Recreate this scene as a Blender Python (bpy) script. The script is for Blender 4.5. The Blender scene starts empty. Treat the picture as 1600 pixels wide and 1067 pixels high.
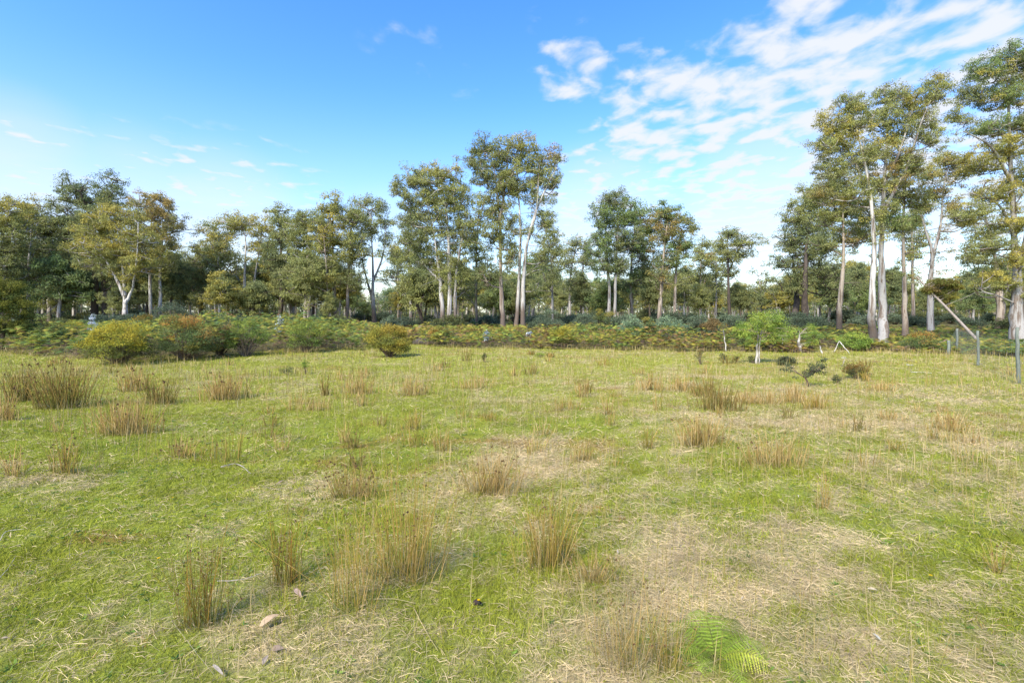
import bpy, math
import numpy as np
from mathutils import Vector

# ------------------------------------------------------------------ camera, sky, sun, exposure
SC = bpy.context.scene
COL = SC.collection
F, HY, H = 760.0, 488.0, 1.8          # focal length in photo pixels, horizon row, eye height
cam_d = bpy.data.cameras.new('camera'); cam = bpy.data.objects.new('camera', cam_d); COL.objects.link(cam)
cam.location = (0, 0, H); cam.rotation_euler = (math.radians(90), 0, 0)
cam_d.sensor_width = 36; cam_d.lens = F * 36 / 1600
cam_d.shift_y = -(533.5 - HY) / 1600
cam_d.clip_start = 0.05; cam_d.clip_end = 9000
SC.camera = cam
SC.view_settings.view_transform = 'Standard'; SC.view_settings.look = 'None'
SC.view_settings.gamma = 1; SC.view_settings.exposure = 1.52
SC.render.engine = 'CYCLES'

SUN_DIR = Vector((-0.42, -0.72, 0.82)).normalized()
sd = bpy.data.lights.new('sun', 'SUN'); sun = bpy.data.objects.new('sun', sd); COL.objects.link(sun)
sd.energy = 2.6; sd.angle = math.radians(12); sd.color = (1, 0.94, 0.82)
sun.rotation_euler = SUN_DIR.to_track_quat('Z', 'Y').to_euler()

world = bpy.data.worlds.new('World'); SC.world = world; world.use_nodes = True
def build_world():
    nt = world.node_tree; N = nt.nodes; L = nt.links; N.clear()
    def nd(t, **k):
        n = N.new(t)
        for a, b in k.items(): setattr(n, a, b)
        return n
    def mt(op, a, b=None, c=None, clamp=False):
        n = nd('ShaderNodeMath', operation=op, use_clamp=clamp)
        for i, v in enumerate((a, b, c)):
            if v is None: continue
            if isinstance(v, (int, float)): n.inputs[i].default_value = v
            else: L.new(v, n.inputs[i])
        return n.outputs[0]
    sky = nd('ShaderNodeTexSky', sky_type='NISHITA'); sky.sun_disc = False
    sky.sun_elevation = math.asin(SUN_DIR.z); sky.sun_rotation = math.atan2(SUN_DIR.x, SUN_DIR.y)
    sky.air_density = 1.0; sky.dust_density = 0.6; sky.ozone_density = 2.0
    hs = nd('ShaderNodeHueSaturation'); hs.inputs['Saturation'].default_value = 1.34; hs.inputs['Value'].default_value = 1.0
    hs.inputs['Hue'].default_value = 0.511
    L.new(sky.outputs[0], hs.inputs['Color'])
    tc = nd('ShaderNodeTexCoord'); D = tc.outputs['Generated']
    sp = nd('ShaderNodeSeparateXYZ'); L.new(D, sp.inputs[0])
    z = mt('ADD', mt('MAXIMUM', sp.outputs[2], 0.0), 0.06)
    cx = mt('DIVIDE', sp.outputs[0], z); cy = mt('DIVIDE', sp.outputs[1], z)
    cb = nd('ShaderNodeCombineXYZ'); L.new(cx, cb.inputs[0]); L.new(cy, cb.inputs[1])
    mp = nd('ShaderNodeMapping'); L.new(cb.outputs[0], mp.inputs[0])
    mp.inputs['Rotation'].default_value = (0, 0, math.radians(-12)); mp.inputs['Scale'].default_value = (1.0, 0.84, 1)
    n1 = nd('ShaderNodeTexNoise'); L.new(mp.outputs[0], n1.inputs['Vector'])
    n1.inputs['Scale'].default_value = 7.0; n1.inputs['Detail'].default_value = 8; n1.inputs['Roughness'].default_value = 0.5
    n1.inputs['Distortion'].default_value = 0.25
    n2 = nd('ShaderNodeTexNoise'); L.new(cb.outputs[0], n2.inputs['Vector'])
    n2.inputs['Scale'].default_value = 1.6; n2.inputs['Detail'].default_value = 3
    # where the cloud bank stands in the sky: soft discs round fixed compass directions
    blobs = [(1030,185,9,.62),(1130,235,9,.6),(1180,150,9,.62),(1290,130,13,.66),(1420,90,13,.62),(1545,110,13,.62),(1250,230,10,.6),
             (1500,230,14,.62),(895,105,5.5,.50),(985,100,3.5,.46),(1020,258,3,.5),(1190,320,10,.62),(1300,330,10,.5),(1330,60,6,.45),
             (20,285,9,.38),(170,300,9,.3),(290,340,11,.38),(400,360,12,.36),(940,330,11,.5),(640,60,6,.16),(730,110,4,.16),(1100,360,10,.36),
             (850,35,2.5,.2),(1590,20,6,.45)]
    acc = None
    for px, py, r, a in blobs:
        v = Vector(((px-800)/F, 1, (HY-py)/F)).normalized()
        dt = nd('ShaderNodeVectorMath', operation='DOT_PRODUCT'); L.new(D, dt.inputs[0]); dt.inputs[1].default_value = v
        mr = nd('ShaderNodeMapRange', interpolation_type='SMOOTHSTEP'); L.new(dt.outputs['Value'], mr.inputs[0])
        mr.inputs[1].default_value = math.cos(math.radians(r)); mr.inputs[2].default_value = math.cos(math.radians(r*0.25))
        mr.inputs[3].default_value = 0; mr.inputs[4].default_value = a
        acc = mr.outputs[0] if acc is None else mt('MAXIMUM', acc, mr.outputs[0])
    s = mt('ADD', mt('ADD', mt('MULTIPLY', n1.outputs[0], 1.5), mt('MULTIPLY', n2.outputs[0], 0.25)), mt('MULTIPLY', acc, 0.62))
    mr = nd('ShaderNodeMapRange', interpolation_type='SMOOTHSTEP'); L.new(s, mr.inputs[0])
    mr.inputs[1].default_value = 1.03; mr.inputs[2].default_value = 1.44; mr.inputs[3].default_value = 0; mr.inputs[4].default_value = 0.93
    gate = mt('MULTIPLY', mr.outputs[0], mt('MULTIPLY', acc, 3.0, clamp=True), clamp=True)
    soft = None
    for px, py, r, a in [(10,290,9,.42),(200,330,9,.30),(340,365,10,.4),(600,390,8,.25),(940,345,10,.42),(1230,325,12,.45)]:
        v = Vector(((px-800)/F, 1, (HY-py)/F)).normalized()
        dt = nd('ShaderNodeVectorMath', operation='DOT_PRODUCT'); L.new(D, dt.inputs[0]); dt.inputs[1].default_value = v
        m2 = nd('ShaderNodeMapRange', interpolation_type='SMOOTHSTEP'); L.new(dt.outputs['Value'], m2.inputs[0])
        m2.inputs[1].default_value = math.cos(math.radians(r)); m2.inputs[2].default_value = 1.0; m2.inputs[4].default_value = a
        soft = m2.outputs[0] if soft is None else mt('MAXIMUM', soft, m2.outputs[0])
    soft = mt('MULTIPLY', soft, mt('ADD', mt('MULTIPLY', n2.outputs[0], 1.4), 0.3))
    gate = mt('MAXIMUM', gate, soft, clamp=True)
    hz = nd('ShaderNodeMapRange', interpolation_type='SMOOTHSTEP'); L.new(sp.outputs[2], hz.inputs[0])   # thin milky veil low down
    hz.inputs[1].default_value = 0.42; hz.inputs[2].default_value = 0.0; hz.inputs[3].default_value = 0; hz.inputs[4].default_value = 0.54
    veil = nd('ShaderNodeMix', data_type='RGBA'); L.new(hz.outputs[0], veil.inputs['Factor'])
    L.new(hs.outputs[0], veil.inputs['A']); veil.inputs['B'].default_value = (1.92, 2.02, 2.36, 1)
    mx = nd('ShaderNodeMix', data_type='RGBA'); L.new(gate, mx.inputs['Factor'])
    L.new(veil.outputs['Result'], mx.inputs['A']); mx.inputs['B'].default_value = (2.3, 2.36, 2.46, 1)
    bg = nd('ShaderNodeBackground'); bg.inputs['Strength'].default_value = 0.14
    L.new(mx.outputs['Result'], bg.inputs['Color'])
    out = nd('ShaderNodeOutputWorld'); L.new(bg.outputs[0], out.inputs[0])
build_world()

# ------------------------------------------------------------------ helpers
rng = np.random.default_rng(7)
def hash2(ix, iy, s):
    h = (ix.astype(np.int64)*374761393 + iy.astype(np.int64)*668265263 + s*1274126177) & 0x7fffffff
    h = ((h ^ (h >> 13)) * 1274126177) & 0x7fffffff
    return ((h ^ (h >> 16)) & 0xffff) / 65535.0
def vnoise(x, y, s=0):
    x = np.asarray(x, float); y = np.asarray(y, float)
    ix = np.floor(x); iy = np.floor(y); fx = x-ix; fy = y-iy
    fx = fx*fx*(3-2*fx); fy = fy*fy*(3-2*fy)
    a = hash2(ix, iy, s); b = hash2(ix+1, iy, s); c = hash2(ix, iy+1, s); d = hash2(ix+1, iy+1, s)
    return (a*(1-fx)+b*fx)*(1-fy) + (c*(1-fx)+d*fx)*fy
def fbm(x, y, s=0, o=3):
    t = 0; a = 0.5; n = 0
    for k in range(o):
        t = t + a*vnoise(x*2**k, y*2**k, s+k*17); n += a; a *= 0.55
    return t/n
def sstep(a, b, v): t = np.clip((v-a)/(b-a), 0, 1); return t*t*(3-2*t)
def gh(x, y):            # ground height
    x = np.asarray(x, float); y = np.asarray(y, float)
    z = (fbm(x/3.1, y/3.1, 3)-0.5)*0.16 + (fbm(x/0.55, y/0.55, 9, 2)-0.5)*0.045
    return z
def gp(px, py):          # photo pixel on the ground -> world x, y
    Y = F*H/(py-HY); return (px-800)/F*Y, Y
def wp(px, py, Y): return np.array([(px-800)/F*Y, Y, H+(HY-py)/F*Y])

DRY = [(470,772,80,26,.5),(840,722,80,26,.5),(770,800,110,45,.45),(690,760,60,25,.3),(1080,860,170,55,.5),(1260,835,90,40,.4),(1170,950,150,50,.5),
       (1260,1040,200,50,.5),(1000,930,90,60,.35),(1540,692,90,12,.6),(105,748,50,10,.6),(1400,655,120,10,.35),(1150,655,200,16,.3),
       (620,900,90,40,.2),(420,1010,80,40,.45),(560,1000,60,30,.2),(340,840,90,30,.25),(1130,588,60,3,.7),(1430,770,150,25,.3),(1350,720,120,14,.3),
       (1480,950,90,50,.1),(250,905,120,20,.15),(60,850,100,30,-.1),(200,700,260,40,-.2),(560,680,200,30,-.1),(1180,615,160,12,.25),
       (960,1060,120,40,.35),(330,690,120,8,.2),(1280,665,90,12,.3),(1050,700,120,20,.2),(1500,620,150,8,.2),(540,590,300,8,.1),(760,958,90,50,-.35),(1400,900,160,30,-.15)]
def dryness(x, y):
    x = np.asarray(x, float); y = np.asarray(y, float); ys = np.maximum(y, 1.0)
    px = 800+F*x/ys; py = HY+F*H/ys
    b = np.where(y > 1, 0.04*np.clip((px-700)/500, -1, 1), 0)
    for cx, cy, rx, ry, a in DRY:
        b = b + a*0.44*np.exp(-((px-cx)/rx)**2-((py-cy)/ry)**2)*(y > 1)
    u = x*0.8+y*0.6; w = -x*0.6+y*0.8
    n = 0.34*fbm(x/1.3, y/1.3, 21)+0.40*fbm(u/0.42, w/0.17, 33)+0.26*vnoise(x/0.10, y/0.10, 5)
    return .9*sstep(0.42, 0.88, n+b)
def redness(x, y):
    return sstep(0.60, 0.78, 0.6*fbm(x/0.45, y/0.3, 77)+0.4*fbm(x/2.2, y/2.2, 55))

def mesh_obj(name, V, Q=None, T=None, C=None, mat=None, parent=None, smooth=False):
    me = bpy.data.meshes.new(name); V = np.asarray(V, np.float32)
    nq = 0 if Q is None else len(Q); ntr = 0 if T is None else len(T)
    me.vertices.add(len(V)); me.vertices.foreach_set('co', V.ravel())
    idx = []; tot = []
    if nq: idx.append(np.asarray(Q, np.int32).ravel()); tot.append(np.full(nq, 4, np.int32))
    if ntr: idx.append(np.asarray(T, np.int32).ravel()); tot.append(np.full(ntr, 3, np.int32))
    idx = np.concatenate(idx); tot = np.concatenate(tot); st = np.concatenate([[0], np.cumsum(tot)[:-1]]).astype(np.int32)
    me.loops.add(len(idx)); me.loops.foreach_set('vertex_index', idx)
    me.polygons.add(len(tot)); me.polygons.foreach_set('loop_start', st); me.polygons.foreach_set('loop_total', tot)
    if smooth: me.polygons.foreach_set('use_smooth', np.ones(len(tot), bool))
    if C is not None:
        ca = me.color_attributes.new('Col', 'FLOAT_COLOR', 'POINT')
        C4 = np.ones((len(V), 4), np.float32); C4[:, :3] = C; ca.data.foreach_set('color', C4.ravel())
    me.update(calc_edges=True)
    if mat: me.materials.append(mat)
    o = bpy.data.objects.new(name, me); COL.objects.link(o)
    if parent is not None: o.parent = parent
    return o
class MB:                # collects pieces into one mesh
    def __init__(s): s.V = []; s.Q = []; s.T = []; s.C = []; s.n = 0
    def add(s, V, Q=None, T=None, C=(.5, .5, .5)):
        V = np.asarray(V, float)
        if Q is not None and len(Q): s.Q.append(np.asarray(Q)+s.n)
        if T is not None and len(T): s.T.append(np.asarray(T)+s.n)
        C = np.asarray(C, float)
        s.C.append(np.broadcast_to(C, V.shape) if C.ndim == 1 else C); s.V.append(V); s.n += len(V)
    def build(s, name, mat, parent=None, origin=None, smooth=False):
        V = np.concatenate(s.V)
        if origin is not None: V = V-np.asarray(origin)
        return mesh_obj(name, V, np.concatenate(s.Q) if s.Q else None, np.concatenate(s.T) if s.T else None,
                        np.concatenate(s.C), mat, parent, smooth)
def tag(o, label=None, cat=None, group=None, kind=None):
    if label: o['label'] = label
    if cat: o['category'] = cat
    if group: o['group'] = group
    if kind: o['kind'] = kind
    return o
def empty(name, loc, label, cat, group=None):
    o = bpy.data.objects.new(name, None); COL.objects.link(o); o.location = [float(v) for v in loc]; o.empty_display_size = 0.3
    return tag(o, label, cat, group)
def tube(mb, P, R, n=6, C=(.5, .5, .5), cap=False):
    P = np.asarray(P, float); R = np.asarray(R, float); k = len(P)
    T = np.gradient(P, axis=0); T /= np.linalg.norm(T, axis=1)[:, None]+1e-9
    ref = np.array([0.31, 0.95, 0.05]) if abs(T[0][2]) > 0.6 else np.array([0, 0, 1.0])
    A = np.cross(T, ref); A /= np.linalg.norm(A, axis=1)[:, None]+1e-9; B = np.cross(T, A)
    th = np.arange(n)*2*np.pi/n
    V = P[:, None]+R[:, None, None]*(A[:, None]*np.cos(th)[None, :, None]+B[:, None]*np.sin(th)[None, :, None])
    i = np.arange(k-1)[:, None]*n; j = np.arange(n)[None]; j2 = (j+1) % n
    Q = np.stack([i+j, i+j2, i+n+j2, i+n+j], -1).reshape(-1, 4)
    C = np.asarray(C, float)
    if C.ndim == 2 and len(C) == k: C = np.repeat(C, n, 0)
    V = V.reshape(-1, 3)
    if cap:
        V = np.concatenate([V, P[:1], P[-1:]]); a = k*n; jj = np.arange(n)
        T3 = np.concatenate([np.stack([(jj+1) % n, jj, np.full(n, a)], 1), np.stack([(k-1)*n+jj, (k-1)*n+(jj+1) % n, np.full(n, a+1)], 1)])
        if C.ndim == 2: C = np.concatenate([C, C[:1], C[-1:]])
        mb.add(V, Q, T3, C)
    else: mb.add(V, Q, None, C)
def unit(v): return v/(np.linalg.norm(v, axis=-1, keepdims=True)+1e-9)
def leaves(mb, P, D, L, W, C, curl=0.0, r=None):
    """kite-shaped leaves: P base points, D directions, L lengths, W widths"""
    r = r or rng; n = len(P); D = unit(D); S = unit(np.cross(D, r.normal(size=(n, 3))))
    L = np.broadcast_to(L, n)[:, None]; W = np.broadcast_to(W, n)[:, None]
    Nn = np.cross(D, S)
    m = P+D*L*0.45+Nn*L*curl
    V = np.stack([P, m+S*W*0.5, P+D*L, m-S*W*0.5], 1).reshape(-1, 3)
    Q = np.arange(n*4).reshape(n, 4)
    mb.add(V, Q, None, np.repeat(np.broadcast_to(C, (n, 3)), 4, 0))
def spline(pts, m=5):
    P = np.asarray(pts, float)
    if len(P) < 3: t = np.linspace(0, 1, m+1)[:, None]; return P[0]+(P[-1]-P[0])*t
    E = np.concatenate([[2*P[0]-P[1]], P, [2*P[-1]-P[-2]]]); out = []
    for i in range(1, len(E)-2):
        p0, p1, p2, p3 = E[i-1:i+3]
        for t in np.arange(m)/m:
            out.append(0.5*((2*p1)+(-p0+p2)*t+(2*p0-5*p1+4*p2-p3)*t*t+(-p0+3*p1-3*p2+p3)*t**3))
    out.append(P[-1]); return np.array(out)

# ------------------------------------------------------------------ materials
def mat_new(name):
    m = bpy.data.materials.new(name); m.use_nodes = True; nt = m.node_tree; nt.nodes.clear(); return m, nt, nt.nodes, nt.links
def leafy(name, trans=0.3, rough=0.55, spec=0.3, var=0.35, scale=6.0):
    m, nt, N, L = mat_new(name)
    at = N.new('ShaderNodeAttribute'); at.attribute_name = 'Col'
    tc = N.new('ShaderNodeTexCoord'); no = N.new('ShaderNodeTexNoise'); no.inputs['Scale'].default_value = scale; no.inputs['Detail'].default_value = 4
    L.new(tc.outputs['Object'], no.inputs['Vector'])
    mr = N.new('ShaderNodeMapRange'); L.new(no.outputs[0], mr.inputs[0]); mr.inputs[1].default_value = .3; mr.inputs[2].default_value = .7
    mr.inputs[3].default_value = 1-var; mr.inputs[4].default_value = 1+var
    vm = N.new('ShaderNodeVectorMath'); vm.operation = 'SCALE'; L.new(at.outputs['Color'], vm.inputs[0]); L.new(mr.outputs[0], vm.inputs['Scale'])
    p = N.new('ShaderNodeBsdfPrincipled'); L.new(vm.outputs[0], p.inputs['Base Color'])
    p.inputs['Roughness'].default_value = rough; p.inputs['Specular IOR Level'].default_value = spec
    t = N.new('ShaderNodeBsdfTranslucent'); L.new(vm.outputs[0], t.inputs['Color'])
    mx = N.new('ShaderNodeMixShader'); mx.inputs[0].default_value = trans; L.new(p.outputs[0], mx.inputs[1]); L.new(t.outputs[0], mx.inputs[2])
    o = N.new('ShaderNodeOutputMaterial'); L.new(mx.outputs[0], o.inputs[0]); return m
def barky(name, dark=(.10, .075, .055), amount=0.5, sxy=5.0, sz=0.5, bump=0.4):
    m, nt, N, L = mat_new(name)
    at = N.new('ShaderNodeAttribute'); at.attribute_name = 'Col'
    tc = N.new('ShaderNodeTexCoord'); mp = N.new('ShaderNodeMapping'); mp.inputs['Scale'].default_value = (sxy, sxy, sz)
    L.new(tc.outputs['Object'], mp.inputs[0])
    n1 = N.new('ShaderNodeTexNoise'); n1.inputs['Scale'].default_value = 1.0; n1.inputs['Detail'].default_value = 6; n1.inputs['Roughness'].default_value = .65
    L.new(mp.outputs[0], n1.inputs['Vector'])
    mr = N.new('ShaderNodeMapRange'); mr.interpolation_type = 'SMOOTHSTEP'; L.new(n1.outputs[0], mr.inputs[0])
    mr.inputs[1].default_value = .47; mr.inputs[2].default_value = .60; mr.inputs[4].default_value = amount
    mx = N.new('ShaderNodeMix'); mx.data_type = 'RGBA'; L.new(mr.outputs[0], mx.inputs['Factor']); L.new(at.outputs['Color'], mx.inputs['A'])
    mx.inputs['B'].default_value = (*dark, 1)
    n2 = N.new('ShaderNodeTexNoise'); n2.inputs['Scale'].default_value = 14; n2.inputs['Detail'].default_value = 3; L.new(tc.outputs['Object'], n2.inputs['Vector'])
    mr2 = N.new('ShaderNodeMapRange'); L.new(n2.outputs[0], mr2.inputs[0]); mr2.inputs[3].default_value = .72; mr2.inputs[4].default_value = 1.22
    vm = N.new('ShaderNodeVectorMath'); vm.operation = 'SCALE'; L.new(mx.outputs['Result'], vm.inputs[0]); L.new(mr2.outputs[0], vm.inputs['Scale'])
    p = N.new('ShaderNodeBsdfPrincipled'); L.new(vm.outputs[0], p.inputs['Base Color']); p.inputs['Roughness'].default_value = .85
    p.inputs['Specular IOR Level'].default_value = .2
    b = N.new('ShaderNodeBump'); b.inputs['Strength'].default_value = bump; b.inputs['Distance'].default_value = .05; L.new(n1.outputs[0], b.inputs['Height']); L.new(b.outputs[0], p.inputs['Normal'])
    o = N.new('ShaderNodeOutputMaterial'); L.new(p.outputs[0], o.inputs[0]); return m
def plain(name, col, rough=.8, var=.25, scale=8, metal=0):
    m, nt, N, L = mat_new(name)
    tc = N.new('ShaderNodeTexCoord'); no = N.new('ShaderNodeTexNoise'); no.inputs['Scale'].default_value = scale; no.inputs['Detail'].default_value = 5
    L.new(tc.outputs['Object'], no.inputs['Vector'])
    mr = N.new('ShaderNodeMapRange'); L.new(no.outputs[0], mr.inputs[0]); mr.inputs[1].default_value = .3; mr.inputs[2].default_value = .7
    mr.inputs[3].default_value = 1-var; mr.inputs[4].default_value = 1+var
    vm = N.new('ShaderNodeVectorMath'); vm.operation = 'SCALE'; vm.inputs[0].default_value = col; L.new(mr.outputs[0], vm.inputs['Scale'])
    p = N.new('ShaderNodeBsdfPrincipled'); L.new(vm.outputs[0], p.inputs['Base Color']); p.inputs['Roughness'].default_value = rough; p.inputs['Metallic'].default_value = metal
    o = N.new('ShaderNodeOutputMaterial'); L.new(p.outputs[0], o.inputs[0]); return m
M_LEAF = leafy('gum_leaf', .42, .6, .15, .25, 1.2)
M_SHRUB = leafy('shrub_leaf', .35, .65, .12, .3, 3)
M_GRASS = leafy('grass_blade', .35, .7, .06, .22, 2.5)
M_RUSH = leafy('rush_stem', .25, .7, .06, .25, 9)
M_BARK = barky('gum_bark', (.15, .11, .08), .95, 7, .45)
M_BARKD = barky('rough_bark', (.035, .028, .024), .7, 9, 1.2, .8)
M_WOOD = barky('dead_wood', (.16, .13, .11), .5, 9, 4)

# ------------------------------------------------------------------ ground: one sheet to the horizon
GREEN = np.array([.330, .350, .040]); GREEN2 = np.array([.190, .255, .034]); STRAW = np.array([.60, .470, .265]); REDD = np.array([.34, .18, .060])
def turf_col(x, y, r=None):
    d = dryness(x, y)[..., None]; rd = redness(x, y)[..., None]
    g = fbm(x/1.1, y/1.1, 91)[..., None]; base = GREEN*(1-g)+GREEN2*g*1.0
    yl = sstep(4, 16, np.asarray(y, float))[..., None]
    base = base*(1-yl*.6)+np.array([.375, .375, .055])*yl*.6
    c = base*(1-d)+STRAW*d
    return c*(1-.55*rd)+REDD*.55*rd
def build_ground():
    def ax(a, b, n, s):
        t = np.linspace(-1, 1, n) if a < 0 else np.linspace(0, 1, n)
        return t
    t = np.linspace(-1, 1, 421); xs = np.sinh(t*7.4)/np.sinh(7.4)*3000
    t2 = np.linspace(0, 1, 401); ys = np.concatenate([[-800, -200, -60, -20, -8, -3, -1], 0.2+np.sinh(t2*6.6)/np.sinh(6.6)*4000])
    X, Y = np.meshgrid(xs, ys); Z = gh(X, Y)
    far = sstep(60, 400, np.hypot(X, Y)); Z = Z*(1-far)-far*0.0
    V = np.stack([X, Y, Z], -1).reshape(-1, 3)
    nx = len(xs); i = np.arange(len(ys)-1)[:, None]*nx; j = np.arange(nx-1)[None]
    Q = np.stack([i+j, i+j+1, i+nx+j+1, i+nx+j], -1).reshape(-1, 4)
    C = turf_col(X, Y)*0.8
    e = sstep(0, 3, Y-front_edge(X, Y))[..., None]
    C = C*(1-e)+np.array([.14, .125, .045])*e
    m, nt, N, L = mat_new('turf')
    at = N.new('ShaderNodeAttribute'); at.attribute_name = 'Col'
    tc = N.new('ShaderNodeTexCoord')
    n1 = N.new('ShaderNodeTexNoise'); n1.inputs['Scale'].default_value = 38; n1.inputs['Detail'].default_value = 6; n1.inputs['Roughness'].default_value = .75
    n3 = N.new('ShaderNodeTexNoise'); n3.inputs['Scale'].default_value = 3.5; n3.inputs['Detail'].default_value = 8
    L.new(tc.outputs['Object'], n1.inputs['Vector']); L.new(tc.outputs['Object'], n3.inputs['Vector'])
    mr = N.new('ShaderNodeMapRange'); L.new(n1.outputs[0], mr.inputs[0]); mr.inputs[1].default_value = .3; mr.inputs[2].default_value = .7; mr.inputs[3].default_value = .45; mr.inputs[4].default_value = 1.45
    mr3 = N.new('ShaderNodeMapRange'); L.new(n3.outputs[0], mr3.inputs[0]); mr3.inputs[1].default_value = .3; mr3.inputs[2].default_value = .7; mr3.inputs[3].default_value = .8; mr3.inputs[4].default_value = 1.2
    mm = N.new('ShaderNodeMath'); mm.operation = 'MULTIPLY'; L.new(mr.outputs[0], mm.inputs[0]); L.new(mr3.outputs[0], mm.inputs[1])
    vm = N.new('ShaderNodeVectorMath'); vm.operation = 'SCALE'; L.new(at.outputs['Color'], vm.inputs[0]); L.new(mm.outputs[0], vm.inputs['Scale'])
    p = N.new('ShaderNodeBsdfPrincipled'); L.new(vm.outputs[0], p.inputs['Base Color']); p.inputs['Roughness'].default_value = .95; p.inputs['Specular IOR Level'].default_value = .1
    b = N.new('ShaderNodeBump'); b.inputs['Strength'].default_value = .8; b.inputs['Distance'].default_value = .03; L.new(n1.outputs[0], b.inputs['Height']); L.new(b.outputs[0], p.inputs['Normal'])
    o = N.new('ShaderNodeOutputMaterial'); L.new(p.outputs[0], o.inputs[0])
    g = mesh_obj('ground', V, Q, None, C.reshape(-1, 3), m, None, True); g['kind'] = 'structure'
# line where the paddock stops and the bracken begins, as distance for each direction
EDGE_PX = np.array([-1500, -200, 0, 130, 240, 330, 430, 560, 600, 650, 700, 1000, 1300, 1480, 1600, 2000, 3500])
EDGE_PY = np.array([550, 550, 549, 560, 560, 561, 552, 545, 537, 536, 544, 546, 549, 551, 553, 553, 553])
def front_edge(x, y):
    x = np.asarray(x, float)
    px = 800+F*np.asarray(x)/np.maximum(y, 1)
    return F*H/(np.interp(px, EDGE_PX, EDGE_PY)-HY)+(fbm(x/1.3, x*0, 111)-.62)*2.2
build_ground()

# ------------------------------------------------------------------ gum trees
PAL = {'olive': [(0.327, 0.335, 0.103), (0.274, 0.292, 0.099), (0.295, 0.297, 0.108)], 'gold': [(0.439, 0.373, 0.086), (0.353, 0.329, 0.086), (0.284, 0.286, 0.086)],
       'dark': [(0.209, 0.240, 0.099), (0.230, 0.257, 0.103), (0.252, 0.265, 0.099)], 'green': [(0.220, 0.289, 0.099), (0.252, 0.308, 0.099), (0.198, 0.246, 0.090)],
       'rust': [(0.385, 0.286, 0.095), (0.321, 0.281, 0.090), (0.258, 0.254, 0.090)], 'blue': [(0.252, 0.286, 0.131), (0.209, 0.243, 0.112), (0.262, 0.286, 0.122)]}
PALE = (.50, .47, .42); GREY = (.35, .33, .30); TAN = (.37, .31, .245); DARKB = (.10, .078, .062)
def crown_leaves(mb, centres, rad, cols, npc, lp, r):
    """leaf masses: flattened domes of hanging leaves; centres Nx3, rad N, lp = leaf length in metres"""
    n = len(centres); k = npc
    P = np.repeat(centres, k, 0); R = np.repeat(rad, k)[:, None]
    d = unit(r.normal(size=(n*k, 3))); d[:, 2] = np.where(d[:, 2] < 0, d[:, 2]*.6, d[:, 2])
    q = r.random((n*k, 1))**.5
    off = d*q*R*np.array([1.08, 1.08, .98])
    off += np.sin(P*3.1+d*5)*R*.12
    D = r.normal(size=(n*k, 3))*.7+np.array([0, 0, -.85])+d*.5
    C = np.repeat(cols, k, 0)*(r.uniform(.62, 1.38, (n*k, 1)))
    leaves(mb, P+off, D, lp*np.exp(r.normal(size=n*k)*.38), lp*.40*r.uniform(.7, 1.2, n*k), C, r=r)
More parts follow.
